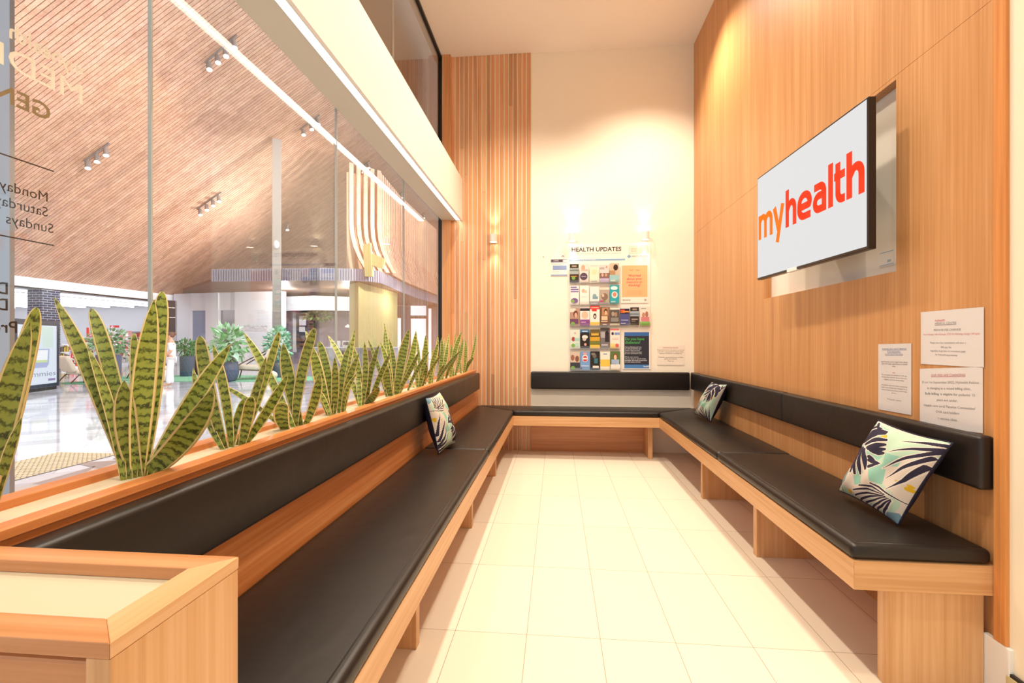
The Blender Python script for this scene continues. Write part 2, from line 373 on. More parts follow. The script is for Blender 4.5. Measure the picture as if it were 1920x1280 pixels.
# back bench
bb = thing('bench', (.3, 5.1, 0), 'short black padded bench across the back wall under the notice board', 'bench', 'upholstered wall benches')
MB().prism([(XL, DB), (XRF, DB), (XRF+.022, DB+.022), (XL-.022, DB+.022)], ZB, ZT).build('front_rail', OAKLX, bb, bevel=.0015)
MB().prism([(XL-.022, DB+.022), (XRF+.022, DB+.022), (XR-.005, D-.026), (XP, D-.026)], ZT-.022, ZT).build('seat_board', OAKX, bb)
MB().box(.945, .99, DB+.14, D-.021, 0, ZT-.022).build('leg', OAKL, bb, bevel=.0015)
cushion([(XL+.006, DB-.004), (XRF-.006, DB-.004), (XR-.008, D-.026), (XP+.006, D-.026)], 'seat_cushion', bb)
pad(-.286, XR-.058, D-.062, D-.001, .692, .885, bb)
# right bench
rb = thing('bench', (1.26, 3.4, 0), 'long black padded bench on the right under the television', 'bench', 'upholstered wall benches')
MB().prism([(XRF, DB), (XRF, 1.762), (XRF+.022, 1.784), (XRF+.022, DB+.022)], ZB, ZT).build('front_rail', OAKLY, rb, bevel=.0015)
MB().prism([(XRF, 1.762), (XR-.001, 1.762), (XR-.001, 1.784), (XRF+.022, 1.784)], ZB, ZT).build('end_rail', OAKLX, rb, bevel=.0015)
MB().prism([(XRF+.022, 1.784), (XR-.002, 1.784), (XR-.002, D-.03), (XRF+.022, DB+.022)], ZT-.022, ZT).build('seat_board', OAKY, rb)
MB().box(1.152, 1.468, 1.79, 1.836, 0, ZB).box(1.152, 1.468, 1.79, 1.836, ZB, ZT-.022).build('leg', OAKL, rb, bevel=.0015)
for y in (2.80, 3.80): MB().box(1.12, XR-.003, y, y+.045, 0, ZT-.022).build('leg', OAKL, rb, bevel=.0015)
cushion([(XRF-.004, 1.765), (XR-.012, 1.765), (XR-.012, 3.18-g), (XRF-.004, 3.18-g)], 'seat_cushion', rb)
cushion([(XRF-.004, 3.18+g), (XR-.004, 3.18+g), (XR-.004, D-.028), (XRF-.004, DB-.002)], 'seat_cushion', rb)
pad(XR-.056, XR-.001, 1.765, 3.2-g, .703, .888, rb); pad(XR-.056, XR-.001, 3.2+g, D-.063, .703, .888, rb)

for par_, pts_ in ((lb, [(XL-.024, .66, ZS-.0015), (XL-.024, DB+.01, ZS-.0015)]), (rb, [(XRF+.026, 1.79, ZS-.0015), (XRF+.026, DB+.01, ZS-.0015)]), (rb, [(XRF+.02, 1.79, ZS-.0015), (XR-.03, 1.79, ZS-.0015)]), (bb, [(XL-.02, DB+.024, ZS-.0015), (XRF+.02, DB+.024, ZS-.0015)])):
    MB().tube(pts_, .003, 6).build('piping', LEATHER, par_, True)
# ------------------------------------------------------------------ planter with its end box
ZRM, ZCR = .904, .887
pb = thing('planter_box', (-1.0, 3, 0), 'long narrow wooden planter box running along the window behind the left bench', 'planter box')
MB().box(-.935, -.893, .64, 5.25, ZCR, ZRM).build('front_rail', OAKY, pb, bevel=.0012)
MB().box(-1.10, -1.053, .44, 5.25, ZCR-.02, ZRM).build('window_rail', OAKY, pb, bevel=.0012)
MB().box(-1.095, -.915, .64, 5.25, ZCR-.03, ZCR).build('top_panel', CREAM, pb)
MB().box(-1.10, -.915, .64, 5.25, .02, ZCR-.03).build('body', OAKY, pb)
eb = thing('planter_end', (-.77, .54, 0), 'oak end box with an empty cream tray top in the near left corner', 'planter box')
XE, Y0, Y1 = -.45, .4416, .638
MB().prism([(-1.05, Y1), (XE, Y1), (XE-.045, Y1-.04), (-1.05, Y1-.04)], ZCR, ZRM).build('rail', OAKX, eb, bevel=.0012)
MB().prism([(XE, Y1), (XE, Y0), (XE-.045, Y0+.04), (XE-.045, Y1-.04)], ZCR, ZRM).build('rail', OAKLY, eb, bevel=.0012)
MB().prism([(XE, Y0), (-1.05, Y0), (-1.05, Y0+.04), (XE-.045, Y0+.04)], ZCR, ZRM).build('rail', OAKX, eb, bevel=.0012)
MB().box(-1.05, XE-.03, Y0+.031, Y1-.01, ZCR-.015, ZCR).build('tray', CREAM, eb)
MB().box(XE-.028, XE-.0005, Y0+.001, Y1-.001, 0, ZCR-.0005).build('side_panel', OAKL, eb, bevel=.001)
MB().box(-1.05, XE-.029, Y0+.013, Y0+.03, .02, ZCR-.012).build('front_panel', OAKX, eb, bevel=.004)
MB().box(-1.05, XE-.029, Y0+.03, Y1-.002, .02, ZCR-.016).build('body', OAKX, eb)

# ------------------------------------------------------------------ snake plants
LEAF = mat('snake_leaf', '6E7A2E', .38, spec=.45); nt = NT(LEAF)
uv = nt.n('ShaderNodeUVMap'); sp = nt.n('ShaderNodeSeparateXYZ'); nt.l(uv.outputs[0], sp.inputs[0])
mp = nt.n('ShaderNodeMapping'); mp.inputs['Scale'].default_value = (.05, 1, 1); nt.l(uv.outputs[0], mp.inputs[0])
wv = nt.n('ShaderNodeTexWave', wave_type='BANDS', bands_direction='Y', Scale=14., Distortion=5.5, Detail=3.); wv.inputs['Detail Scale'].default_value = 5.; wv.inputs['Detail Roughness'].default_value = .65
nt.l(mp.outputs[0], wv.inputs['Vector'])
nz = nt.n('ShaderNodeTexNoise', Scale=26., Detail=3.); nt.l(mp.outputs[0], nz.inputs['Vector'])
mw = nt.n('ShaderNodeMath', operation='MULTIPLY_ADD'); nt.l(nz.outputs['Fac'], mw.inputs[0]); mw.inputs[1].default_value = .9; mw.inputs[2].default_value = -.3
ma = nt.n('ShaderNodeMath', operation='ADD'); nt.l(mw.outputs[0], ma.inputs[0]); nt.l(wv.outputs['Fac'], ma.inputs[1])
body = ramp(nt, ma.outputs[0], [(.10, '39411B'), (.24, '566228'), (.42, '78873A'), (.9, '97A44A')])
ab = nt.n('ShaderNodeMath', operation='SUBTRACT'); nt.l(sp.outputs[0], ab.inputs[0]); ab.inputs[1].default_value = .5
ab2 = nt.n('ShaderNodeMath', operation='ABSOLUTE'); nt.l(ab.outputs[0], ab2.inputs[0])
mr = nt.n('ShaderNodeMapRange'); mr.inputs['From Min'].default_value = .385; mr.inputs['From Max'].default_value = .405; nt.l(ab2.outputs[0], mr.inputs['Value'])
mx = nt.n('ShaderNodeMix', data_type='RGBA'); nt.l(mr.outputs[0], mx.inputs[0]); nt.l(body, mx.inputs[6]); mx.inputs[7].default_value = (*lin('EDD79C'), 1)
a_ = nt.n('ShaderNodeAttribute', attribute_name='tone'); m2 = nt.n('ShaderNodeMix', data_type='RGBA', blend_type='MULTIPLY'); m2.inputs[0].default_value = 1
nt.l(mx.outputs[2], m2.inputs[6]); nt.l(a_.outputs['Color'], m2.inputs[7]); nt.l(m2.outputs[2], nt.b.inputs['Base Color'])

def snake_leaf(par, base, tip, width, bend, twist, tone, blunt=.0):
    """a thick sword leaf from its base to its tip; bend moves its middle"""
    base, tip = Vector(base), Vector(tip); mid = (base+tip)/2+Vector(bend)
    N = 22; K = 10; vs = []; uvs = []; L = (tip-base).length
    for i in range(N+1):
        s = math.sin(i/N*PI/2); p = base*(1-s)**2+mid*2*s*(1-s)+tip*s*s
        t = ((mid-base)*(1-s)+(tip-mid)*s).normalized()
        # broad side faces roughly the room
        f = Vector((math.cos(twist+.5*s), math.sin(twist+.5*s), .15)); side = t.cross(f).normalized(); nrm = side.cross(t).normalized()
        a = .50+.5*math.sin(min(1, s/.55)*PI/2) if s < .55 else 1
        tp = 1 if s < .6 else max(.0, 1-((s-.6)/.4)**(2.2+2*blunt))**(.8-.3*blunt)
        w = width/2*a*max(tp, .03)
        for k in range(K):
            q = 2*PI*k/K; cx = math.cos(q); cz = math.sin(q)
            vs.append(p+side*(w*cx)+nrm*(.0028*cz*(1 if tp > .3 else .5)*(1-.5*abs(cx))-w*.32*(1-cx*cx)*.9+w*.16))
            uvs.append((.5+.5*cx, s*L))
    fs = []
    for i in range(N):
        for k in range(K): fs.append((i*K+k, i*K+(k+1) % K, (i+1)*K+(k+1) % K, (i+1)*K+k))
    fs += [tuple(range(K-1, -1, -1)), tuple(range(N*K, N*K+K))]
    mb = MB().add(vs, fs, tone); o = mb.build('leaf', LEAF, par, True)
    ul = o.data.uv_layers.new(name='UVMap')
    for lp in o.data.loops: ul.data[lp.index].uv = uvs[lp.vertex_index]
    return o
XPL = -.994
def plant_row(u): return XPL/ray(u, 600).x
# base column of every plant, then leaves: foot, tip (as seen in the photograph), width in px, depth of tip behind foot, mid offset in px, blunt
PL = [
 ('snake plant at the near left end of the planter, cut by the edge of view', -42, [(-34, 68, 576, 40, .05, 0, 1), (-44, 56, 603, 46, -.03, -8, 0), (-12, 41, 782, 20, -.07, -8, 0), (-60, -40, 560, 36, .05, 0, 0)]),
 ('second snake plant from the near end, with the tallest spread of leaves', 262, [(250, 101, 556, 30, .03, 14, 0), (246, 171, 578, 30, .10, 14, 1), (266, 304, 546, 34, .09, 2, 1), (262, 289, 562, 45, -.01, -10, 0), (263, 233, 713, 40, -.05, -6, 0), (274, 432, 645, 33, -.03, -8, 0), (272, 398, 727, 50, -.06, 22, 0), (254, 251, 624, 20, .12, 0, 1), (240, 163, 648, 22, .05, 10, 0)]),
 ('third snake plant from the near end, one leaf crossing far to the right', 432, [(428, 375, 630, 27, .0, -10, 1), (434, 399, 645, 20, .05, 6, 0), (420, 362, 689, 16, .06, -10, 0), (446, 471, 743, 23, -.06, -2, 1), (458, 540, 700, 21, -.03, 8, 0), (448, 499, 668, 17, .0, 4, 0), (442, 457, 748, 14, .04, -4, 1), (452, 523, 622, 18, .09, 4, 1)]),
 ('fourth snake plant from the near end, with a rounded leaf in front', 556, [(561, 531, 643, 27, -.02, -8, 0), (556, 590, 615, 22, .02, -14, 1), (566, 599, 697, 20, -.05, 8, 0), (543, 531, 754, 30, -.07, -10, 1), (549, 457, 623, 18, .07, 8, 0), (542, 404, 716, 11, .02, 8, 0)]),
 ('fifth snake plant from the near end, in front of the far cafe', 625, [(621, 586, 650, 24, .0, 0, 0), (622, 598, 640, 18, .06, 10, 1), (629, 627, 669, 17, -.05, 0, 0), (634, 657, 641, 15, .02, -6, 0), (640, 673, 662, 16, -.04, -6, 0), (636, 666, 616, 12, .08, -4, 0), (618, 588, 723, 11, .0, 6, 0), (641, 669, 700, 9, -.06, -12, 0), (616, 573, 620, 11, .1, 0, 1)]),
 ('sixth snake plant from the near end, left of the olive panel', 680, [(677, 683, 640, 13, .0, 6, 0), (675, 614, 627, 14, .05, 6, 0), (677, 658, 641, 13, .04, 6, 0), (686, 711, 646, 12, -.02, -8, 0), (690, 732, 661, 11, -.05, -4, 0), (688, 710, 725, 17, -.08, 4, 0), (672, 668, 690, 12, .05, 0, 0)]),
 ('seventh snake plant from the near end, with one broad upright striped leaf', 738, [(733, 724, 688, 18, -.04, -6, 1), (741, 767, 617, 20, .0, -4, 0), (746, 780, 620, 15, .04, 8, 0), (743, 786, 658, 10, -.05, 4, 0), (738, 720, 605, 8, .06, 3, 0), (732, 721, 619, 8, .09, -4, 0), (738, 713, 641, 12, .02, 8, 0), (741, 729, 634, 12, .04, 10, 0), (728, 690, 636, 9, .03, 3, 0)]),
 ('eighth snake plant from the near end, in front of the bright doorway', 784, [(785, 798, 628, 13, .0, 4, 0), (766, 805, 659, 9, -.06, -3, 0), (787, 781, 631, 7, .06, 3, 0), (783, 772, 652, 10, .0, 3, 0), (788, 800, 682, 11, -.03, 0, 0), (778, 762, 690, 8, .04, 0, 0)]),
 ('ninth snake plant from the near end, left of the black window frame', 806, [(803, 823, 639, 11, .0, -4, 0), (793, 830, 661, 6, -.06, -4, 0), (808, 821, 628, 8, .05, 3, 0), (808, 811, 654, 8, .03, 0, 0), (800, 792, 655, 8, .02, 0, 0)]),
 ('tenth snake plant from the near end, beside the black window frame', 826, [(822, 828, 633, 10, .0, 5, 0), (826, 840, 641, 9, .02, 4, 0), (828, 842, 624, 7, .06, 0, 0), (815, 864, 657, 7, -.07, -4, 0), (820, 833, 683, 10, -.05, -4, 0), (830, 834, 632, 7, .08, 0, 0)]),
 ('eleventh snake plant from the near end, before the cedar battens', 847, [(843, 866, 621, 10, .0, -6, 0), (836, 858, 667, 7, -.06, -4, 0), (848, 854, 623, 6, .06, 0, 0), (852, 868, 634, 8, .03, 3, 0), (848, 846, 645, 8, .02, 0, 0)]),
 ('snake plant at the far end of the planter against the battens', 868, [(868, 873, 637, 8, .0, 3, 0), (872, 892, 624, 6, .0, 6, 0), (872, 888, 670, 8, -.05, -3, 0), (864, 860, 640, 7, .03, 0, 0)]),
]
rnd = random.Random(11)
for lab, u0, leaves in PL:
    y = plant_row(u0)*ray(u0, 600).y
    p = thing('snake_plant', (XPL, y, ZCR), lab, 'potted plant', 'snake plants in the planter')
    for (fu, tu, tv, wpx, back, mo, bl) in leaves:
        tt = XPL/ray(fu, 600).x; f = Vector((XPL, tt*ray(fu, 600).y, ZCR-.01)); dd = tt
        f.x += rnd.uniform(-.012, .012)
        tip = at(tu, tv, dd+back*dd/1.4)
        if tip.x < XG+.03:                       # keep the leaf on this side of the glass
            tip = on_x(tu, tv, XG+.03)
        r_ = ray(tu, tv); rt = Vector((math.cos(CYAW), math.sin(CYAW), 0))
        ax = (tip-f).normalized(); side = ax.cross(Vector((r_.x, r_.y, 0))).normalized()
        if side.dot(rt) < 0: side = -side
        tone = rnd.uniform(.72, 1.12)
        az = math.atan2(-r_.y, -r_.x)+rnd.uniform(-.35, .35)-.25
        snake_leaf(p, f, tip, wpx*dd/CF*.9, side*(mo*dd/CF*1.3)+Vector((rnd.uniform(-.01, .01), 0, 0)), az, (tone, tone*rnd.uniform(.97, 1.03), tone*.95), bl)

# ------------------------------------------------------------------ scatter pillows
def inpoly(x, y, P):
    c = False; j = len(P)-1
    for i in range(len(P)):
        if (P[i][1] > y) != (P[j][1] > y) and x < (P[j][0]-P[i][0])*(y-P[i][1])/(P[j][1]-P[i][1])+P[i][0]: c = not c
        j = i
    return c
def segd(x, y, a, b):
    dx, dy = b[0]-a[0], b[1]-a[1]; l = dx*dx+dy*dy or 1; t = max(0, min(1, ((x-a[0])*dx+(y-a[1])*dy)/l))
    return math.hypot(x-a[0]-t*dx, y-a[1]-t*dy), t
NV, WH, MI, PG, BG, CRM, YE = map(lin, ('332E40', 'E0D4C6', '8FBFAC', 'B2CCB4', '7593A2', 'D3C6B8', 'D2AA26'))
# fingers of palm leaves: polyline and width from root to tip
FING = []
def finger(pts, w0, w1): FING.append((pts, w0, w1))
for q in ([(380, 290), (470, 190), (560, 165), (690, 185)], [(400, 300), (500, 230), (600, 200), (690, 205)], [(450, 330), (560, 285), (640, 280), (730, 285)], [(510, 375), (620, 350), (725, 340)], [(530, 390), (620, 400), (725, 395)], [(560, 410), (640, 440), (715, 445)],
          [(350, 320), (290, 420), (240, 540)], [(355, 350), (310, 480), (270, 600)], [(370, 370), (330, 520), (290, 660)], [(390, 370), (345, 560), (350, 690)], [(430, 380), (420, 560), (425, 695)], [(470, 400), (495, 520), (500, 640)]): finger(q, 30, 27)
for q in ([(545, 490), (600, 545), (690, 570)], [(545, 530), (600, 560), (690, 572)], [(545, 610), (610, 590), (690, 573)]): finger(q, 30, 4)
for q in ([(1245, 330), (1080, 300), (880, 290)], [(1210, 375), (1000, 380), (770, 435)], [(1180, 400), (950, 490), (710, 630)], [(1120, 470), (900, 610), (715, 745)], [(1060, 570), (880, 750), (710, 870)]): finger(q, 27, 3)
for q in ([(820, 1000), (700, 900), (640, 850), (560, 815)], [(690, 930), (560, 850), (400, 840)], [(680, 935), (500, 880), (300, 890)], [(670, 945), (480, 925), (290, 950)], [(690, 950), (500, 960), (320, 1000)], [(700, 955), (540, 1000), (370, 1030)], [(710, 965), (580, 1030), (410, 1080)], [(720, 975), (600, 1060), (480, 1100)], [(720, 985), (640, 1070), (540, 1140)]): finger(q, 6, 15)
for q in ([(160, 640), (120, 780), (120, 880)], [(200, 570), (110, 720), (90, 800)], [(500, 80), (540, 130), (600, 140)], [(430, 140), (520, 120), (560, 130)]): finger(q, 20, 8)
SPOT = [(690, 250, 40), (680, 330, 45), (640, 375, 35), (880, 835, 26), (900, 800, 18), (235, 900, 26), (820, 760, 12), (50, 840, 14)]
BASE = [([(380, 200), (700, 190), (730, 460), (560, 620), (330, 480)], MI), ([(200, 560), (420, 300), (480, 420), (300, 640)], BG), ([(720, 150), (1260, 270), (1000, 520), (720, 430)], PG), ([(930, 330), (1240, 340), (1100, 440), (900, 500)], BG), ([(420, 60), (700, 150), (560, 300), (360, 300)], MI), ([(60, 850), (200, 560), (260, 660), (210, 770)], BG), ([(330, 670), (450, 640), (430, 830), (330, 830)], MI), ([(550, 640), (760, 560), (680, 820), (560, 790)], MI), ([(200, 500), (300, 400), (480, 700), (320, 640)], MI), ([(430, 1010), (560, 980), (540, 1130), (470, 1120)], MI), ([(540, 1120), (720, 1100), (700, 1240), (560, 1200)], BG), ([(740, 440), (960, 460), (860, 600), (720, 600)], MI), ([(1040, 250), (1290, 280), (1220, 360)], BG)]
CORN = [(455, 40), (1262, 285), (660, 1215), (35, 850)]           # TL TR BR BL of the printed face
def print_col(p, q, rot):
    for _ in range(rot): p, q = q, 1-p
    (a, b, c, d) = CORN
    x = (a[0]*(1-p)+b[0]*p)*(1-q)+(d[0]*(1-p)+c[0]*p)*q; y = (a[1]*(1-p)+b[1]*p)*(1-q)+(d[1]*(1-p)+c[1]*p)*q
    edge = 99; best = None
    for pts, w0, w1 in FING:
        n = len(pts)-1
        for i in range(n):
            d_, t = segd(x, y, pts[i], pts[i+1]); s = (i+t)/n; w = (w0+(w1-w0)*s)*(.55+.45*math.sin(PI*min(1, s*.9+.1)))
            if d_ < w: return NV
            if d_ < w+9: best = WH
    if best: return best
    for cx, cy, r in SPOT:
        if math.hypot(x-cx, y-cy) < r: return YE
    for P, c in BASE:
        if inpoly(x, y, P): return c
    return CRM if (math.sin(x*.012+y*.004)+math.sin(y*.011)) > -.4 else PG
def pillow(corners, front_hint, label, thick, rot=0, n=104):
    TL, TR, BR, BL = map(Vector, corners); cen = (TL+TR+BR+BL)/4
    o = thing('scatter_pillow', tuple(cen), label, 'pillow', 'leaf print scatter pillows')
    nrm = (TR-TL+BR-BL).cross(TL-BL+TR-BR).normalized()
    if nrm.dot(Vector(front_hint)) < 0: nrm = -nrm
    def P(p, q, sgn):
        x, y = 2*p-1, 2*q-1
        px = p+.035*x*(y*y-1)*-1*-1; qy = q+.035*y*(x*x-1)
        b = TL*(1-px)*(1-qy)+TR*px*(1-qy)+BR*px*qy+BL*(1-px)*qy
        h = max(0, (1-x**4)*(1-y**4))**.62*(1-.25*(x*x+y*y)/2)
        w = .004*math.sin(9*x+3*y)*h+.003*math.sin(7*y-4*x)*h
        return b+nrm*(sgn*(thick*h)+w)
    def face(sgn, name, m, colf, nn):
        mb = MB(); vs = [P(i/nn, j/nn, sgn) for j in range(nn+1) for i in range(nn+1)]; mb.v = [tuple(v) for v in vs]
        for j in range(nn):
            for i in range(nn):
                q = (j*(nn+1)+i, j*(nn+1)+i+1, (j+1)*(nn+1)+i+1, (j+1)*(nn+1)+i)
                mb.f.append(q if sgn > 0 else q[::-1]); mb.c.append(colf((i+.5)/nn, (j+.5)/nn) if colf else None); mb.m.append(0)
        return mb.build(name, m, o, True)
    face(1, 'printed_face', FABRIC, lambda p, q: print_col(p, q, rot), n)
    face(-1, 'back_face', NAVY, None, 24)
    pts = [P(t, 0, 0) for t in (k/16 for k in range(17))]+[P(1, t, 0) for t in (k/16 for k in range(1, 17))]+[P(1-t, 1, 0) for t in (k/16 for k in range(1, 17))]+[P(0, 1-t, 0) for t in (k/16 for k in range(1, 17))]
    MB().tube(pts, .004, 6, cap=False).build('seam', NAVY, o, True)
    return o
pillow([(1.385, 2.20, .872), (1.40, 1.83, .852), (1.30, 1.95, .512), (1.285, 2.31, .532)], (-1, -.2, .2), 'leaf print pillow nearest the camera, leaning on the right bench backrest', .062, 0, 300)
pillow([(1.395, 4.45, .852), (1.405, 4.09, .862), (1.35, 4.34, .512), (1.32, 4.72, .522)], (-1, -.2, .2), 'leaf print pillow at the far end of the right bench near the corner', .06, 1)
pillow([(-.815, 2.90, .862), (-.80, 3.20, .872), (-.70, 3.24, .512), (-.735, 2.92, .512)], (1, -.2, .2), 'leaf print pillow leaning on the left bench backrest by the planter', .06, 2)

# ------------------------------------------------------------------ television
A = Vector((1.297, 3.23, 1.613)); B = Vector((1.341, 2.195, 1.613)); TH_ = .66
tx = (B-A).normalized(); TW = (B-A).length; tn = Vector((0, 0, 1)).cross(tx).normalized()
if tn.x > 0: tn = -tn
tv = thing('television', tuple(A), 'black framed wall television showing an orange and red logo', 'television')
TM = Matrix(((tx.x, tn.x, 0, A.x), (tx.y, tn.y, 0, A.y), (0, 0, 1, A.z), (0, 0, 0, 1)))
TVB = mat('tv_black', '231C1A', .3)
MB().box(0, TW, -.034, 0, 0, TH_, M=TM).build('housing', TVB, tv, bevel=.003)
MB().box(.12, TW-.12, -.075, -.034, .06, TH_-.16, M=TM).build('back_cover', TVB, tv, bevel=.01)
MB().box(.008, TW-.010, -.001, .0015, .013, TH_-.010, M=TM).build('screen', mat('screen_grey', '141414', .6, spec=.1, emit='DFDFDF', estr=.96), tv)
MB().box(.37, .47, -.02, .004, -.006, .014, M=TM).build('sensor_tab', WHITEP, tv, bevel=.002)
MB().box(.35, .7, -.20, -.075, .2, .45, M=TM).build('wall_mount', BLACK, tv)
def arc(cx, cy, rx, ry, a0, a1, n=8): return [(cx+rx*math.cos(math.radians(a0+(a1-a0)*i/n)), cy+ry*math.sin(math.radians(a0+(a1-a0)*i/n))) for i in range(n+1)]
GL = {
 'h': (.25, [[(.125, 0), (.125, 1.39)], [(.125, .62)]+arc(.42, .62, .22, .255, 150, 0)+[(.64, 0)]]),
 'm': (.24, [[(.105, 0), (.105, 1)], [(.105, .7)]+arc(.37, .66, .235, .235, 150, 0)+[(.605, 0)], [(.605, .7)]+arc(.86, .66, .235, .235, 150, 0)+[(1.095, 0)]]),
 'y': (.26, [[(.12, 1), (.46, .08)], [(.79, 1), (.36, -.40)]]),
 'e': (.25, [[(.2, .47), (.70, .47)]+arc(.43, .58, .30, .295, 0, 180)+arc(.40, .40, .275, .275, 180, 270)+[(.78, .125)]]),
 'a': (.25, [[(.08, .875), (.42, .875)]+arc(.42, .65, .225, .225, 90, 0)+[(.645, 0)], [(.645, .57), (.34, .57)]+arc(.34, .347, .215, .222, 90, 270)+[(.645, .125)]]),
 'l': (.25, [[(.125, 0), (.125, 1.39)]]),
 't': (.25, [[(.19, 1.28), (.19, .36)]+arc(.40, .345, .21, .22, 180, 270)+[(.54, .125)], [(0, .875), (.54, .875)]])}
def glyph(mb, ch, O, X, Y, N, x0, w, col, dz):
    sw, strokes = GL[ch]; full = {'h': .765, 'm': 1.2, 'y': .91, 'e': .80, 'a': .77, 'l': .25, 't': .54}[ch]
    unit = w[1]; kx = w[0]/full
    for st in strokes:
        for i in range(len(st)-1):
            a, b = Vector(st[i]), Vector(st[i+1]); d = (b-a).normalized(); n = Vector((-d.y, d.x))*sw/2
            mb.add([O+X*(x0+p.x*kx)+Y*(p.y*unit)+N*dz for p in (a+n, a-n, b-n, b+n)], [(0, 1, 2, 3)], col)
            if i:
                mb.add([O+X*(x0+(a.x+sw/2*math.cos(q))*kx)+Y*((a.y+sw/2*math.sin(q))*unit)+N*dz for q in (2*PI*k/12 for k in range(12))], [tuple(range(12))], col)
bz = TH_*(1-.618); xh = .232*TH_
def logo_col(name, c): return mat(name, '100C0A', .7, spec=.1, emit=c, estr=1.0)
mb = MB()
for ch, s0, s1 in (('m', .025, .197), ('y', .203, .33)): glyph(mb, ch, A+Vector((0, 0, bz)), tx, Vector((0, 0, 1)), tn, s0*TW, ((s1-s0)*TW, xh), None, .003)
mb.build('logo', logo_col('logo_orange', 'F57A1C'), tv)['label'] = 'orange letters my'
mb = MB()
for ch, s0, s1 in (('h', .344, .454), ('e', .463, .589), ('a', .605, .716), ('l', .731, .768), ('t', .776, .854), ('h', .864, .982)): glyph(mb, ch, A+Vector((0, 0, bz)), tx, Vector((0, 0, 1)), tn, s0*TW, ((s1-s0)*TW, xh), None, .003)
mb.build('logo', logo_col('logo_red', 'F2401F'), tv)['label'] = 'red letters health'
p = on_x(1663, 484, XR+.05)
st = MB().box(XR+.0485, XR+.0499, p.y-.05, p.y+.05, p.z-.035, p.z+.035, lin('E6E3DC'))
st.box(XR+.048, XR+.0485, p.y-.046, p.y+.046, p.z+.028, p.z+.031, lin('8FB0CC')).box(XR+.048, XR+.0485, p.y-.046, p.y+.046, p.z-.031, p.z-.028, lin('8FB0CC')).box(XR+.048, XR+.0485, p.y-.03, p.y-.005, p.z-.02, p.z-.008, lin('A9B4BC'))
tag(st.build('sticker', PRINT), 'small pale blue edged sticker in the recess below the television', 'sticker')

# ------------------------------------------------------------------ wall lights
for x, lab in ((.172, 'white up and down wall light over the left of the notice board'), (.959, 'white up and down wall light over the right of the notice board'), (-.704, 'silver up and down wall light on the cedar battens')):
    y = D if x > -.29 else D-.024
    sc = thing('wall_light', (x, y, 2.37), lab, 'wall light', 'up and down wall lights')
    bm_ = WHITEP if x > -.29 else mat('satin_silver', 'E0DAD0', .35, metal=.15)
    MB().lathe([(.036, 2.334), (.042, 2.326), (.042, 2.414), (.036, 2.406)], (x, y-.06, 0), 32).build('body', bm_, sc)
    MB().box(x-.03, x+.03, y-.03, y, 2.345, 2.395).build('bracket', bm_, sc, bevel=.003)
    gl_ = mat('lamp_glow', 'FFFFFF', .5, emit='FFE9C8', estr=12)
    for z in (2.331, 2.409): MB().lathe([(.0005, z-.001), (.034, z-.001), (.034, z+.001), (.0005, z+.001)], (x, y-.06, 0), 18).build('lens', gl_, sc)
    for sgn in (1, -1):
        l = bpy.data.lights.new('wall_lamp', 'SPOT'); l.energy = 3.6 if x > -.29 else 8; l.color = (1, .88, .72); l.spot_size = math.radians(62); l.spot_blend = .6; l.shadow_soft_size = .02
        o = bpy.data.objects.new('wall_lamp', l); COL.objects.link(o); o.location = (x, y-.06, 2.37+sgn*.05); o.rotation_euler = (PI if sgn > 0 else 0, 0, 0)

# ------------------------------------------------------------------ notice board
FB = lambda O: (O, Vector((1, 0, 0)), Vector((0, 0, 1)), Vector((0, -1, 0)))
FR = lambda O: (O, Vector((0, -1, 0)), Vector((0, 0, 1)), Vector((-1, 0, 0)))
def bpx(px, py, y): return on_y(1000+px/4, 400+py/4, y)           # a spot on the back wall
def quad(mb, frame, x0, y0, x1, y1, col, dz):
    O, X, Y, N = frame
    mb.add([O+X*x+Y*y+N*dz for x, y in ((x0, y0), (x1, y0), (x1, y1), (x0, y1))], [(0, 1, 2, 3)], lin(col))
def disc(mb, frame, x, y, rx, ry, col, dz, n=16):
    O, X, Y, N = frame
    mb.add([O+X*(x+rx*math.cos(2*PI*k/n))+Y*(y+ry*math.sin(2*PI*k/n))+N*dz for k in range(n)], [tuple(range(n))], lin(col))
def card(mb, frame, w, h, col, th=.003):
    O, X, Y, N = frame; c = lin(col)
    vs = [O+X*x+Y*y+N*z for z in (0, th) for x, y in ((0, 0), (w, 0), (w, h), (0, h))]
    mb.add(vs, [(3, 2, 1, 0), (4, 5, 6, 7), (0, 1, 5, 4), (1, 2, 6, 5), (2, 3, 7, 6), (3, 0, 4, 7)], c)
YB = D-.004
tl = bpx(266, 240, D); brr = bpx(877, 1182, D)
nb = thing('leaflet_rack', ((tl.x+brr.x)/2, D, brr.z), 'white wall mounted leaflet rack headed HEALTH UPDATES', 'notice board')
MB().box(tl.x, brr.x, D-.008, D-.0005, brr.z-.02, tl.z).build('back_board', mat('board_white', 'F6EFE4', .5), nb, bevel=.002)
hd = MB(); f = FB(Vector((tl.x, D-.008, brr.z-.02)))
def bq(mb, x0, y0, x1, y1, col, dz=.0006, y=D-.008):
    a, b = bpx(x0, y1, y), bpx(x1, y0, y); quad(mb, FB(Vector((0, y, 0))), a.x, a.z, b.x, b.z, col, dz)
def bt(mb, s, x0, yb, h, col, y=D-.008, w=None, al='l', off=.012, dz=.0009):
    a = bpx(x0, yb, y); h = h/4*5.36/CF; w = w/4*5.36/CF if w else None
    put_text(mb, s, FB(Vector((0, y, 0))), a.x, a.z, h=h, w=w, col=lin(col), align=al, offset=off, dz=dz)
bq(hd, 266, 338, 688, 358, '8FB2D6'); bt(hd, 'HEALTH UPDATES', 288, 287, 30, '4A3D40', w=362, off=.02)
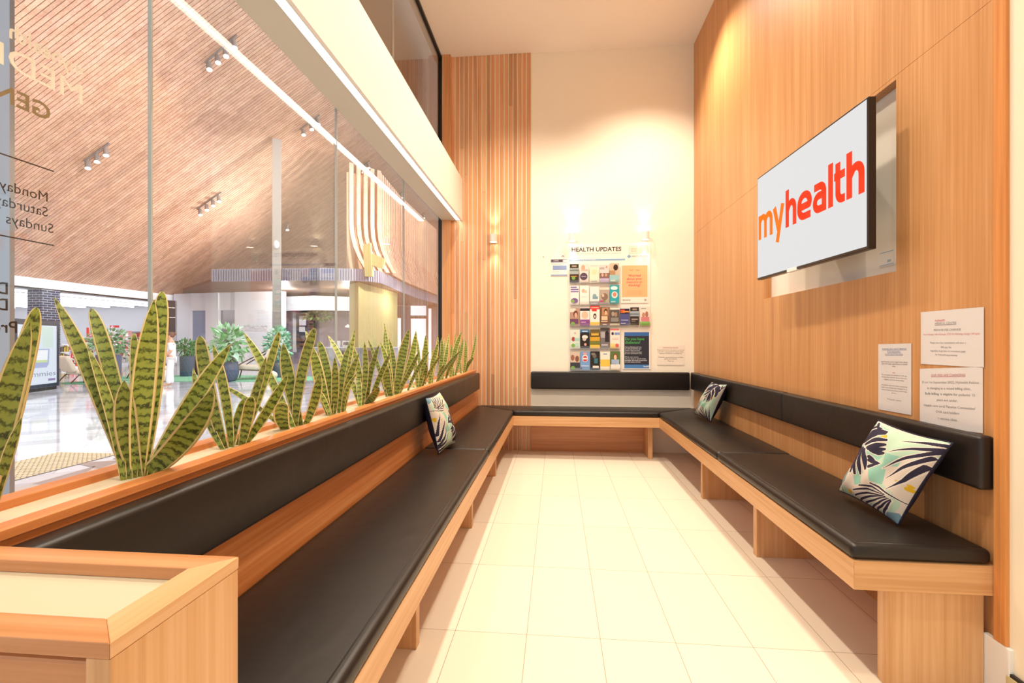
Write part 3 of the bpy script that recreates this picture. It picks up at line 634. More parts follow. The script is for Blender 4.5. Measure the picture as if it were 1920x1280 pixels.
bt(hd, 'in the waiting room of your practice', 330, 306, 9, 'C9BBB0', w=320, off=0); bt(hd, 'Updates to bring you the latest', 284, 353, 9, 'E8EEF6', w=180, off=.01)
bq(hd, 716, 245, 782, 306, 'BFE0CC', .0004); bq(hd, 724, 253, 774, 298, 'F6E6D6'); bt(hd, 'OOO', 732, 272, 12, 'E8A890', off=.02); bt(hd, 'SAVE', 732, 289, 12, 'E8A890', off=.01)
bq(hd, 782, 262, 852, 303, 'C6E4D2', .0004)
bt(hd, 'HEALTH UPDATES', 738, 326, 10, '8A7C90', w=108, off=.01)
a = bpx(718, 322, D-.008); hd.add([Vector((a.x+q[0]*.022, D-.0088, a.z+q[1]*.022)) for q in ((1, 0), (0, 1), (-1, 0), (0, -1))], [(0, 3, 2, 1)], lin('7FA8CE'))
hd.build('header', PRINT, nb)
LEDGE = glass('acrylic', (.97, .96, .94), 4, .06)
for ya, x1 in ((528, 648), (688, 650), (850, 877), (1018, 652), (1178, 652)):
    a, b = bpx(270, ya, D), bpx(x1, ya, D)
    MB().box(a.x, b.x, D-.04, D-.008, a.z-.004, a.z).box(a.x, b.x, D-.042, D-.040, a.z-.004, a.z+.035).build('ledge', LEDGE, nb)
ROWS = [
 # px box, base colour, shapes (fractions from the lower left), label
 ((273, 380, 340, 518), '3F342E', [('q', 0, .45, 1, .78, 'A9B0AE'), ('q', 0, .62, 1, .70, '6F7C80'), ('q', .25, .84, .75, .93, 'A89888'), ('q', .1, .3, .8, .36, 'C97B4A'), ('d', .42, .24, .2, .1, '7AAE4E')], 'dark leaflet with a grey landscape band, first in the top row'),
 ((347, 378, 415, 518), 'EBDCD4', [('d', .38, .8, .22, .14, 'E5A58C'), ('q', .15, .62, .9, .7, 'D9B4A6'), ('d', .45, .32, .42, .2, '5B4A5E'), ('q', .2, .3, .7, .34, 'B9A9BC')], 'pale leaflet with a dark oval badge in the top row'),
 ((420, 382, 494, 520), 'F3E8CF', [('q', .1, .9, .9, .95, 'C3CDDA'), ('d', .5, .58, .28, .14, 'F0DDB4'), ('q', .15, .06, .8, .1, '9FB2D2')], 'cream leaflet with faint yellow figures in the top row'),
 ((497, 386, 568, 516), 'E2D5D2', [('q', 0, .74, .5, .86, 'B9A8A4'), ('d', .72, .88, .08, .05, 'D7844E'), ('q', 0, .22, 1, .52, '8C6B66'), ('d', .3, .42, .12, .1, 'D9B09C'), ('d', .68, .42, .12, .1, 'C99C86'), ('q', 0, 0, 1, .22, 'C5B6DA')], 'lilac based leaflet with a group photo in the top row'),
 ((571, 374, 642, 516), 'CDBBA0', [('d', .65, .78, .25, .16, '3E2B24'), ('q', .0, .35, .6, .62, 'B58E6C'), ('q', 0, 0, 1, .38, '9CC9CC'), ('q', .1, .06, .6, .12, 'EFF4F2')], 'leaflet with a dark haired person over teal, last in the top row'),
 ((277, 542, 342, 684), 'F4EEEA', [('q', .05, .88, .75, .95, '7A6AA8'), ('q', .05, .76, .95, .84, '7A6AA8'), ('q', .05, .66, .95, .72, '7A6AA8'), ('d', .48, .2, .42, .15, '7B5B96'), ('d', .3, .18, .18, .09, '86B84E')], 'white leaflet with purple headings in the second row'),
 ((348, 540, 418, 684), 'F6EFE6', [('d', .38, .72, .18, .1, 'EAB79C'), ('d', .62, .68, .14, .08, 'E7C7B4'), ('q', .2, .4, .8, .42, 'D8CCC4')], 'white leaflet with small peach figures in the second row'),
 ((423, 548, 495, 686), 'F1ECE8', [('d', .5, .5, .2, .1, '86A9B4'), ('q', .3, .32, .85, .46, '7FA0AE'), ('q', 0, 0, 1, .2, 'A49CA4'), ('q', .1, .06, .8, .1, 'E9E4E4')], 'white leaflet with a blue grey figure and grey foot in the second row'),
 ((498, 554, 570, 676), 'B7A89A', [('q', 0, .85, 1, 1, 'EADFCB'), ('d', .5, .42, .35, .22, '8B7362'), ('d', .35, .5, .12, .1, 'D8BDA8'), ('q', 0, .08, .4, .2, 'C24A7E'), ('q', .4, .08, .6, .2, '7CA24A')], 'brown photo leaflet with a pink tag in the second row'),
 ((574, 537, 644, 678), '35A9B6', [('d', .45, .84, .38, .1, 'F3F7F6'), ('d', .5, .48, .32, .18, 'F6EFEA'), ('d', .5, .5, .2, .12, 'E58A70'), ('q', .1, .08, .6, .14, 'BFE6EA')], 'teal leaflet with a white cloud and heart, last in the second row'),
 ((275, 712, 345, 848), 'B99480', [('q', 0, .8, .6, 1, 'E9DDCF'), ('d', .6, .68, .25, .2, '6B3F30'), ('d', .62, .62, .15, .14, 'E2B79E'), ('q', 0, .12, .9, .42, '74476A'), ('d', .3, .14, .22, .12, '7FB04C')], 'leaflet with a brown haired person over a plum band in the middle row'),
 ((350, 706, 422, 846), 'F1E7E2', [('q', 0, .82, 1, .97, '3B3436'), ('d', .5, .6, .34, .2, 'E9C0A6'), ('q', 0, 0, 1, .36, '8C4F8E'), ('q', .1, .2, .6, .24, 'D9B8DA')], 'purple based leaflet with a close up of hands in the middle row'),
 ((425, 692, 497, 842), 'F5EEE4', [('q', 0, .82, 1, 1, 'DE3B36'), ('q', .1, .88, .9, .94, 'F2A79E'), ('q', .2, .72, .7, .82, 'DE3B36'), ('d', .5, .48, .17, .14, '4A2F2C'), ('d', .5, .46, .08, .07, 'F1D9D0'), ('q', 0, .02, 1, .18, 'F0C94E')], 'white leaflet with a red heading and a dark ring in the middle row'),
 ((500, 704, 570, 842), '7B5640', [('q', .2, .55, .9, .98, 'B98B66'), ('d', .62, .78, .2, .14, '5A3A2A'), ('d', .62, .7, .14, .12, 'E6B998'), ('q', .15, .3, .8, .52, 'E9C9A6'), ('q', .1, .2, .8, .26, 'D9BFA6'), ('q', .3, .05, .7, .09, 'F1E2CC')], 'brown leaflet with a photo of a person in the middle row'),
 ((575, 708, 646, 838), '5E574F', [('q', 0, .9, 1, 1, 'EFE6DC'), ('d', .3, .65, .15, .14, 'B59A86'), ('d', .6, .62, .17, .14, 'A58C7A'), ('q', .1, .2, .9, .44, '8E8A86'), ('q', 0, 0, 1, .1, 'E2D6C8')], 'dark grey leaflet with a crowd photo in the middle row'),
 ((650, 714, 720, 840), '54568A', [('q', 0, .7, 1, .98, '2D2440'), ('q', .05, .74, .5, .95, 'D95B38'), ('q', .3, .78, .95, .86, 'E99A3C'), ('q', .1, .3, .9, .34, 'C9CBE4'), ('q', .1, .1, .6, .15, 'C9CBE4')], 'indigo leaflet with a red and orange flash in the middle row'),
 ((726, 704, 792, 838), '3A322E', [('q', 0, .5, 1, .78, 'A5B0BA'), ('q', 0, .58, 1, .66, '6E8088'), ('q', .25, .84, .75, .93, 'A89888'), ('q', .15, .3, .85, .36, 'B9A79C'), ('q', .15, .2, .6, .25, '8F8078')], 'dark leaflet with a grey landscape band, seventh in the middle row'),
 ((800, 700, 873, 840), 'EAE0D4', [('q', .1, .88, .6, .94, '9AA89A'), ('d', .35, .56, .16, .14, 'C58E74'), ('d', .68, .6, .16, .16, 'B07A62'), ('q', .1, .22, .95, .46, 'D4838A'), ('q', 0, 0, 1, .2, '86B85A')], 'leaflet with two people over a green foot, last in the middle row'),
 ((277, 872, 349, 1012), 'DCE6DA', [('d', .5, .82, .1, .06, 'D9A79C'), ('d', .32, .5, .18, .12, 'B24A44'), ('q', .45, .4, .95, .56, 'A9D3C8'), ('d', .3, .16, .2, .1, '7FB04C'), ('q', .5, .1, .9, .3, 'B7DCD0')], 'pale mint leaflet with a small red figure in the fourth row'),
 ((352, 870, 421, 1010), '2B2422', [('q', 0, .84, 1, .98, '3E78B4'), ('q', .2, .88, .8, .93, 'DCE7F2'), ('d', .5, .6, .32, .1, 'EFEAE4'), ('d', .45, .48, .2, .1, 'CFC8C2'), ('d', .55, .2, .14, .07, 'E6A49A')], 'black leaflet with a blue heading and pale hands in the fourth row'),
 ((426, 870, 498, 1012), 'B5963A', [('q', 0, .86, 1, 1, '6A5A34'), ('q', 0, .62, 1, .84, '4A3A22'), ('q', .1, .68, .9, .8, 'E3B64A'), ('q', 0, .4, 1, .6, 'D9A636'), ('q', 0, .22, 1, .38, '77803C'), ('q', 0, 0, 1, .18, 'F2CB46')], 'yellow and brown banded leaflet in the fourth row'),
 ((502, 858, 572, 1008), '7C7678', [('q', 0, .86, 1, 1, '4E4442'), ('d', .72, .7, .2, .16, '2C2426'), ('q', .5, .3, .95, .62, '3B3236'), ('q', .05, .5, .5, .8, 'B4AEB2'), ('q', .1, .12, .8, .18, 'D0CACC')], 'grey photo leaflet with a dark figure in the fourth row'),
 ((576, 866, 648, 1010), 'F4ECDC', [('q', 0, .93, .95, 1, 'E2606A'), ('d', .25, .76, .13, .08, '2E2A50'), ('q', .45, .7, .98, .82, '7E9AD2'), ('q', .2, .45, .9, .55, 'EBD3CC'), ('q', 0, .0, .7, .24, 'F3D98A'), ('d', .72, .14, .2, .1, 'DD6A62')], 'cream leaflet with a red heading and red disc in the fourth row'),
 ((277, 1038, 348, 1174), 'D8C4B2', [('d', .25, .68, .2, .16, 'A06A52'), ('d', .72, .62, .2, .17, '8C5A48'), ('q', 0, .1, 1, .42, '3E4048'), ('q', 0, 0, 1, .1, '8A8E94'), ('d', .28, .12, .22, .11, '7FB04C')], 'leaflet with two faces over a dark foot, first in the bottom row'),
 ((352, 1036, 424, 1174), '7CA6DA', [('d', .5, .64, .3, .2, 'F2F2F4'), ('d', .5, .62, .24, .15, 'D5403E'), ('q', .3, .58, .7, .66, 'F6ECEC'), ('q', .3, .84, .7, .96, 'DFA0A0'), ('q', .1, .2, .9, .25, 'C9DDF4'), ('d', .1, .1, .08, .05, '5B3A78')], 'blue leaflet with a round red and white emblem in the bottom row'),
 ((428, 1034, 497, 1172), '2E2826', [('d', .45, .75, .22, .12, '6E6862'), ('q', .4, .35, .8, .62, '3F7A86'), ('q', .1, .8, .5, .92, '8A827A'), ('q', .25, .1, .9, .22, 'F0E9E0')], 'black leaflet with a teal shape in the bottom row'),
 ((502, 1036, 574, 1174), 'F6EEDC', [('q', .3, .84, .7, .9, '8CA0CC'), ('q', 0, .2, 1, .56, 'F0CD58'), ('q', .05, .56, .95, .6, 'F4E2A4')], 'white leaflet with a broad yellow band in the bottom row'),
 ((578, 1034, 650, 1172), '5F7A44', [('d', .5, .72, .24, .18, '8A5638'), ('d', .5, .68, .15, .14, 'EBC3A4'), ('q', .1, .3, .9, .56, 'A9BEDC'), ('q', 0, 0, 1, .3, 'F3EDE6'), ('q', .1, .3, .6, .36, '9FB0CC')], 'leaflet with a person in pale blue on green, last in the bottom row'),
]
for (x0, y0, x1, y1), base, shp, lab in ROWS:
    y = D-.028; a, b = bpx(x0, y1, y), bpx(x1, y0, y); w, h = b.x-a.x, b.z-a.z
    fr = FB(Vector((a.x, y, a.z))); mb = MB(); card(mb, fr, w, h, base, .006)
    for i, q in enumerate(shp):
        dz = .0064+.0004*i
        if q[0] == 'q': quad(mb, fr, q[1]*w, q[2]*h, q[3]*w, q[4]*h, q[5], dz)
        else: disc(mb, fr, q[1]*w, q[2]*h, q[3]*w, q[4]*h, q[5], dz)
    tag(mb.build('leaflet', PRINT, loc=(a.x, y, a.z)), lab, 'leaflet', 'leaflets in the wall rack')
def poster(name, lab, x0, y0, x1, y1, y, base, cat):
    a, b = bpx(x0, y1, y), bpx(x1, y0, y); mb = MB(); card(mb, FB(Vector((a.x, y, a.z))), b.x-a.x, b.z-a.z, base, .002)
    o = tag(mb.build(name, PRINT, loc=(a.x, y, a.z)), lab, cat); return o
YP = D-.012
po = poster('poster', 'orange poster asking about memory or thinking, upper right of the rack', 655, 386, 862, 672, YP, 'F6EDE2', 'poster')
mb = MB(); y = YP-.002
bq(mb, 664, 388, 855, 628, 'FABB86', .0004, y)
for cx in (733, 783): 
    for k in (-1, 0, 1): bq(mb, cx+k*10-4, 424-abs(k)*3, cx+k*10+5, 430-abs(k)*3, 'C98A6A', .0008, y)
for s, yb in (('Worried', 474), ('about your', 498), ('memory or', 522), ('thinking?', 546)): bt(mb, s, 758, yb, 17, 'C8555C', y, al='c', off=.012, dz=.001)
for yb in (584, 596, 608): bt(mb, 'talk to your doctor today', 758, yb, 7, 'E09A74', y, al='c', off=0, dz=.001)
bt(mb, 'dementia', 668, 654, 11, '7C6E6A', y, off=.01, dz=.001); bq(mb, 832, 640, 848, 656, 'B9AAA0', .0006, y)
mb.build('print', PRINT, po)
po = poster('poster', 'dark blue poster headed Do you have diabetes, lower right of the rack', 675, 888, 878, 1166, YP, 'F1ECE8', 'poster')
mb = MB(); bq(mb, 682, 892, 868, 1160, '33343F', .0004, y); bq(mb, 682, 890, 868, 918, '3F6FB4', .0008, y); bq(mb, 682, 1134, 868, 1160, '4F86C6', .0008, y)
bt(mb, 'Do you have', 688, 950, 19, '55B85C', y, w=138, off=.01, dz=.0012); bt(mb, 'diabetes?', 688, 976, 19, '55B85C', y, w=110, off=.01, dz=.0012)
for yb, wd, s in ((1005, 118, 'Having diabetes puts you'), (1018, 116, 'at risk of serious eye'), (1030, 108, 'disease. Make sure your'), (1042, 122, 'eyes are tested every year'), (1054, 120, 'by your optometrist. See'), (1080, 96, 'Find out more'), (1093, 150, 'Ask your doctor or visit the website'), (1105, 158, 'keepsight, then book an eye check'), (1117, 110, 'for your peace of mind')):
    bt(mb, s, 688, yb, 8, 'E4E6EC', y, w=wd, off=.008, dz=.0012)
bt(mb, 'health', 826, 1152, 12, 'F2F5F8', y, off=.01, dz=.0012)
mb.build('print', PRINT, po)
po = poster('paper_notice', 'white and blue paper notice on the wall left of the leaflet rack', 130, 308, 255, 470, D-.003, 'F4EEE6', 'notice'); y = D-.005
mb = MB(); bq(mb, 132, 344, 221, 366, '5A4C58', .0005, y); bq(mb, 132, 366, 256, 372, 'A9B9D8', .0005, y); bq(mb, 146, 390, 250, 424, '8FA2CE', .0005, y); bq(mb, 132, 458, 254, 467, '7C92C4', .0005, y); bq(mb, 222, 342, 254, 348, '8FA2CE', .0005, y)
a = bpx(222, 326, y); mb.tube([a+Vector((-.016, -.0006, 0)), a+Vector((-.008, -.0006, .012)), a+Vector((.006, -.0006, .012)), a+Vector((.014, -.0006, 0))], .003, 6, lin('6A5F70'))
bt(mb, 'CLINIC', 150, 359, 9, 'E6DEE2', y, off=.01, dz=.001); bt(mb, 'Please tell reception', 138, 384, 6, '9A92A0', y, off=0, dz=.001); bt(mb, 'if you are waiting', 138, 440, 6, '9A92A0', y, off=0, dz=.001)
mb.build('print', PRINT, po)
po = poster('paper_notice', 'pale typed paper notice on the wall right of the leaflet rack', 928, 990, 1132, 1136, D-.003, 'F4EADB', 'notice')
mb = MB()
for s, yb, wd, c in (('PRESCRIPTION REQUEST', 1012, 108, 'C98A86'), ('Please allow time for the doctor to see you', 1028, 190, '9C8E86'), ('and make an appointment for repeat scripts,', 1041, 180, '9C8E86'), ('Medical Certificates and Referrals', 1054, 160, '6E625E'), ('Telehealth appointments are available', 1082, 180, '8E827C'), ('please ask reception', 1094, 90, '8E827C'), ('Thank you', 1110, 44, '8E827C')):
    bt(mb, s, 1030, yb, 9, c, y, w=wd, al='c', off=.005, dz=.0008)
mb.build('print', PRINT, po)
tag(MB().ball((bpx(76, 324, D).x, D-.004, bpx(76, 324, D).z), .006, sq=(1, .6, 1)).build('wall_hook', mat('hook_grey', 'C9BFB4', .5), smooth=True), 'tiny pale hook on the wall left of the paper notice', 'hook')

# typed sheets on the right wall
def sheet(lab, cor, lines):
    tl_, tr_, br_, bl_ = [on_x(u, v, XR-.002) for u, v in cor]
    O = bl_; X = (br_-bl_).normalized(); Y = (tl_-bl_).normalized(); N = Vector((-1, 0, 0)); W = (br_-bl_).length; Hh = (tl_-bl_).length
    mb = MB(); card(mb, (O, X, Y, N), W, Hh, 'DCD6D4', .0008)
    o = tag(mb.build('paper_notice', PRINT, loc=tuple(O)), lab, 'notice'); t = MB()
    for s, fy, hh, fw, c, al in lines:
        put_text(t, s, (O, X, Y, N), W*.5 if al == 'c' else W*al, Hh*fy, h=hh, w=W*fw, col=tuple(.68*k_+.32*.66 for k_ in lin(c)), align='c', offset=.006, dz=.0014)
        if c in ('C2333A', '4A67A8', '6A6462') and s.isupper() and len(s) > 12:
            q = (O, X, Y, N); x0 = W*(.5 if al == 'c' else al)-W*fw/2; t.add([O+X*x_+Y*(Hh*fy+dy)+N*.0013 for x_, dy in ((x0, -.003), (x0+W*fw, -.003), (x0+W*fw, -.0018), (x0, -.0018))], [(0, 1, 2, 3)], lin(c))
    t.build('lettering', PRINT, o)
sheet('landscape paper headed MEDICAL CENTRE, upper sheet on the right wall', [(1727, 585), (1846, 576), (1845, 689), (1727, 682)], [
 ('myhealth', .80, .0095, .17, 'E2453E', .34), ('MEDICAL CENTRE', .745, .008, .35, '6A6462', .43), ('PRIVATE FEE CHANGE', .625, .008, .44, '6A6463', .455),
 ('From Monday 16th of January 2023 the following changes will apply', .55, .0072, .9, 'D9474A', .5), ('Please note that consultations will incur a', .395, .0068, .58, '7A7472', .46), ('$85 gap fee', .315, .0068, .17, '7A7472', .44), ('regardless of gap fees, no concessions apply', .245, .0068, .57, '7A7472', .46), ('for Telehealth appointments', .175, .0068, .36, '7A7472', .44)])
sheet('paper headed OUR FEES ARE CHANGING, lower sheet tucked behind the backrest', [(1725, 691), (1844, 696), (1843, 812), (1725, 797)], [
 ('OUR FEES ARE CHANGING', .865, .0085, .55, 'C2333A', .48), ('From 1st September 2022, Myhealth Robina', .745, .0088, .9, '5A5554', .5), ('is changing to a mixed billing clinic.', .645, .0088, .7, '5A5554', .49), ('Bulk billing', .55, .009, .24, '2E2A2A', .22), ('is eligible for patients 15', .55, .0088, .53, '5A5554', .63), ('years and under,', .45, .0088, .34, '5A5554', .47), ('Health care card/ Pension Concession/', .345, .0088, .82, '5A5554', .49), ('DVA card holders', .25, .0088, .37, '5A5554', .48), ('+ vaccine clinic.', .14, .0088, .32, '5A5554', .48)])
sheet('narrow paper with a blue underlined heading, left of the other two sheets', [(1647, 645), (1710, 646), (1709, 778), (1647, 767)], [
 ('PLEASE DO NOT BRING', .915, .006, .74, '4A67A8', 'c'), ('IF YOU ARE UNWELL', .875, .006, .4, '4A67A8', 'c'), ('NOTIFY RECEPTION NOW', .835, .006, .54, '4A67A8', 'c'), ('Appointments are for single issues, please', .725, .006, .8, '5A5554', 'c'), ('advise if a longer appointment is needed', .695, .006, .78, '5A5554', 'c'), ('before', .66, .006, .1, '5A5554', 'c'), ('FREE', .565, .006, .08, 'D9474A', 'c'), ('Flu vaccinations for people over the age', .53, .006, .76, '7A7472', 'c'), ('of sixty five and for those who are', .495, .006, .76, '7A7472', 'c'), ('eligible, ask the nurse today', .46, .006, .6, '7A7472', 'c'), ('All patients must show their card at the', .375, .006, .78, '7A7472', 'c'), ('desk, if your details have changed let us', .34, .006, .78, '7A7472', 'c'), ('know so that we can keep in touch with', .305, .006, .76, '7A7472', 'c'), ('you', .27, .006, .14, '7A7472', 'c'), ('Thank you', .17, .006, .44, '7A7472', 'c')])

# ------------------------------------------------------------------ the mall beyond the glass
MF = mat('mall_terrazzo', 'D6DAE0', .07, spec=.6); nt = NT(MF); tc = nt.n('ShaderNodeTexCoord')
br = nt.n('ShaderNodeTexBrick', offset=.5, Scale=1.); br.inputs['Brick Width'].default_value = 2.4; br.inputs['Row Height'].default_value = .3; br.inputs['Mortar Size'].default_value = .004; br.inputs['Bias'].default_value = -.35
br.inputs['Color1'].default_value = (*lin('DDE0E6'), 1); br.inputs['Color2'].default_value = (*lin('A5A6AC'), 1); br.inputs['Mortar'].default_value = (*lin('A9ABB0'), 1)
mp = nt.n('ShaderNodeMapping'); mp.inputs['Rotation'].default_value = (0, 0, math.radians(-38)); nt.l(tc.outputs['Object'], mp.inputs[0]); nt.l(mp.outputs[0], br.inputs['Vector']); nt.l(br.outputs['Color'], nt.b.inputs['Base Color'])
MFB = mat('mall_taupe_tile', 'BDB2AA', .3, spec=.5)
struct(MB().box(-60, -1.345, -12, 70, -.15, -.002).build('floor_mall', MF), 'polished pale concourse floor of the mall')
struct(MB().prism([(-1.345, -4), (-1.345, 30), (-3.2, 30), (-4.4, 6.5), (-4.7, -4)], -.01, 0).build('floor_mall_border', MFB), 'taupe tile border along the shopfront')
wd = MB(); WDG = mat('mall_wedge_tile', '9C8C86', .3)
for u, v, du, dv in ((60, 907, 120, -34), (40, 925, 110, 5), (140, 868, 90, -6), (210, 860, 110, -26)):
    a, b_, c = on_floor(u, v), on_floor(u+du, v+dv), on_floor(u+du*.5, v+dv*.2+12)
    wd.add([a+Vector((0, 0, .001)), c+Vector((0, 0, .001)), b_+Vector((0, 0, .001))], [(0, 1, 2)])
struct(wd.build('floor_mall_wedges', WDG), 'darker wedge shaped floor inlays by the shopfront')
tp = MB(); tp.box(-5.45, -4.72, 3.5, 4.75, 0, .004)
for i in range(14):
    for j in range(25): tp.lathe([(.018, .004), (.014, .009), (.0005, .0095)], (-5.42+i*.052, 3.53+j*.05, 0), 8, mi=1)
tag(tp.build('tactile_paving', [mat('tactile_base', '8E7F74', .5), mat('tactile_stud', 'E6D2A8', .4)]), 'patch of studded tactile paving on the concourse floor outside', 'tactile paving')

# raked cedar slat ceiling
SLP = math.atan(.64); CM = Matrix.Translation((-21.3, 0, 3.85)) @ Matrix.Rotation(-SLP, 4, 'Y')
cl = MB(); rnd = random.Random(5); y = 2.0
while y < 58:
    x = -rnd.uniform(0, 2)
    while x < 20.2:
        L = rnd.uniform(2.2, 4.8); t = rnd.choice([1, 1, 1.03, .95, 1.06, .9, .86]); x1 = min(20.2, x+L)
        cl.box(max(0, x), x1-.006, y, y+.106, 0, .03, (t, t*rnd.uniform(.97, 1.01), t*rnd.uniform(.94, 1.0)), M=CM); x = x1
    y += .125
cl.box(0, 20.2, 1.9, 58.2, .05, .1, (.62, .5, .45), M=CM)
struct(cl.build('ceiling_mall', CEDARC), 'raked timber slat ceiling over the mall')

# spot tracks on the slat ceiling
CN = Vector((math.sin(SLP), 0, -math.cos(SLP)))                    # points down, out of the ceiling
CANM = mat('spot_grey', '8E8A88', .4, metal=.5); LENS = mat('spot_lens', 'FFFFFF', .4, emit='FFF6E8', estr=6)
def on_ceil(u, v):
    r = ray(u, v); return Vector((0, 0, CH))+r*((3.85+.64*21.3-CH)/(r.z-.64*r.x))
for cans, lab in (([(163, 296), (180, 284), (197, 272)], 'three lamp spotlight track on the slat ceiling at the far left'),
                  ([(390, 111), (406, 98), (421, 86), (437, 70)], 'four lamp spotlight track high on the slat ceiling near the light strip'),
                  ([(374, 388), (386, 379), (398, 371), (409, 363)], 'four lamp spotlight track on the slat ceiling above the lower middle'),
                  ([(567, 238), (582, 228), (594, 218)], 'spotlight track on the slat ceiling just right of the steel post head'),
                  ([(658, 326), (669, 319), (679, 311), (689, 303)], 'spotlight track behind the reflected light strip, first beyond the post'),
                  ([(731, 374), (742, 367), (751, 361)], 'spotlight track behind the reflected light strip, second beyond the post'),
                  ([(776, 410), (785, 404), (793, 400)], 'spotlight track behind the reflected light strip, farthest'),
                  ([(537, 419)], 'single spotlight on the slat ceiling right of the steel post'), ([(809, 441)], 'single spotlight by the black window frame')):
    ps = [on_ceil(u, v) for u, v in cans]; o = thing('track_light', tuple(ps[0]), lab, 'track light', 'spotlight tracks on the slat ceiling')
    a, b_ = ps[0], ps[-1]; d = (b_-a).normalized() if len(ps) > 1 else Vector((math.cos(SLP), 0, math.sin(SLP)))
    MB().tube([a-d*.15+CN*.03, b_+d*.15+CN*.03], .03, 6).build('rail', CANM, o)
    for q in ps:
        top = q+CN*.05; aim = Vector((.25, -.2, -1)).normalized()
        h = MB().tube([top, top+Vector((0, 0, -.1))], .015, 6).tube([top+Vector((0, 0, -.08)), top+Vector((0, 0, -.08))+aim*.26], [.075, .085], 14).build('spot_head', CANM, o, False)
        MB().tube([top+Vector((0, 0, -.08))+aim*.26, top+Vector((0, 0, -.08))+aim*.272], .078, 14).build('lens', LENS, h)

# walls of the far side, each a block between two points on the floor
def block(mb, u0, d0, u1, d1, z0, z1, th=.3, col=None, mi=0):
    a, b_ = at(u0, CYC, d0), at(u1, CYC, d1); n = Vector((b_.y-a.y, -(b_.x-a.x), 0)).normalized()
    if n.dot(Vector((a.x, a.y, 0))) < 0: n = -n
    c, d = b_+n*th, a+n*th
    vs = [Vector((p.x, p.y, z)) for z in (z0, z1) for p in (a, b_, c, d)]
    return mb.add(vs, [(3, 2, 1, 0), (4, 5, 6, 7), (0, 1, 5, 4), (1, 2, 6, 5), (2, 3, 7, 6), (3, 0, 4, 7)], col, mi)
MW = mat('mall_white', 'EEF0F6', .6); MG = mat('mall_grey_glass', '7F879A', .15, spec=.6); MGL = mat('mall_panel', 'DCE3EE', .4); MBR = mat('mall_brown_soffit', '6E5446', .6)
MPU = mat('mall_mauve_wall', 'A093A8', .7)
ZS3 = 3.9
w = MB(); block(w, 326, 26.5, 358, 26, 0, ZS3); block(w, 385, 25.8, 409, 25.6, 0, ZS3, .6); block(w, 440, 25.4, 530, 25, 0, ZS3)
block(w, 358, 26, 385, 25.9, 2.95, ZS3); block(w, 409, 25.7, 440, 25.5, 2.95, ZS3)
struct(w.build('wall_mall_white', MW), 'white shop walls on the far side of the mall')
for k, (u0, d0, u1, d1) in enumerate(((358, 26.1, 385, 26.0), (409, 25.8, 440, 25.6))):
    dr = thing('door_%d' % (k+1), tuple(at((u0+u1)/2, CYC, d0)*1), ['blue grey glass door between white pillars', 'grey glass door left of the blank white wall'][k], None); struct(dr)
    block(MB(), u0, d0, u1, d1, 0, 2.95, .05).build('leaf', mat('door_glass_%d' % k, ['93A5C2', '8A8A98'][k], .12, spec=.6), dr)
    block(MB(), u0, d0-.02, u0+1.5, d0-.02, 0, 2.95, .08).build('frame', MW, dr)
# faint raised lettering on the white wall
lt = MB(); f0 = at(455, 616, 25.3); xd = (at(510, 616, 25.05)-f0).normalized(); nn = Vector((xd.y, -xd.x, 0))
for k, (cx, r) in enumerate(((.12, .10), (.36, .13), (.62, .08), (.86, .12), (1.14, .1), (1.36, .11))):
    ptsl = [f0+xd*(cx+r*math.cos(q))+Vector((0, 0, .08+r*.8*math.sin(q)))+nn*.0 for q in (math.radians(30+(300 if k % 2 else 230)*i/10) for i in range(11))]
    lt.tube(ptsl, .014, 5)
lt.tube([f0+xd*.1+Vector((0, 0, -.1)), f0+xd*1.5+Vector((0, 0, -.1))], .012, 5)
tag(lt.build('wall_sign', mat('sign_pale', 'D4D3DC', .5)), 'faint script lettering on the blank white wall across the mall', 'sign')

# canopy with a ribbed edge, brown underside
CURVE = [(398, 21.0), (450, 20.9), (530, 20.8), (600, 20.6), (660, 20.8), (690, 21.0), (711, 21.5), (730, 23.0), (750, 25.2), (780, 28.6), (812, 32.2), (828, 34)]
cps = [at(u, CYC, d) for u, d in CURVE]; ZB3, ZT3 = 3.9, 4.43
rb_ = MB(); acc = 0
fine = []
for a, b_ in zip(cps[:-1], cps[1:]):
    n_ = max(2, int((b_-a).length/.11))
    fine += [a+(b_-a)*i/n_ for i in range(n_)]
fine.append(cps[-1])
for i in range(len(fine)-1):
    a, b_ = fine[i], fine[i+1]; d = (b_-a).normalized(); n = Vector((d.y, -d.x, 0)); n = n if n.dot(a) < 0 else -n
    for p0, p1, off in ((0, .55, .05), (.55, 1, -.01)):
        q0, q1 = a+(b_-a)*p0, a+(b_-a)*p1
        vs = [Vector((*(p+n*k).xy, z)) for z in (ZB3, ZT3) for p, k in ((q0, off), (q1, off), (q1, -.06), (q0, -.06))]
        rb_.add(vs, [(3, 2, 1, 0), (4, 5, 6, 7), (0, 1, 5, 4), (1, 2, 6, 5), (2, 3, 7, 6), (3, 0, 4, 7)])
struct(rb_.build('trim_8', mat('ribbed_grey', '8E90A2', .45)), 'curved ribbed grey canopy edge over the far shops')
poly = [tuple((p*1.003).xy) for p in cps]+[tuple(at(828, CYC, 37).xy), tuple(at(640, CYC, 31).xy), tuple(at(520, CYC, 27).xy), tuple(at(343, CYC, 27).xy), tuple(at(343, CYC, 24.7).xy)]
struct(MB().prism(poly, ZB3, ZB3+.12).build('canopy_soffit', MBR), 'brown underside of the canopy')

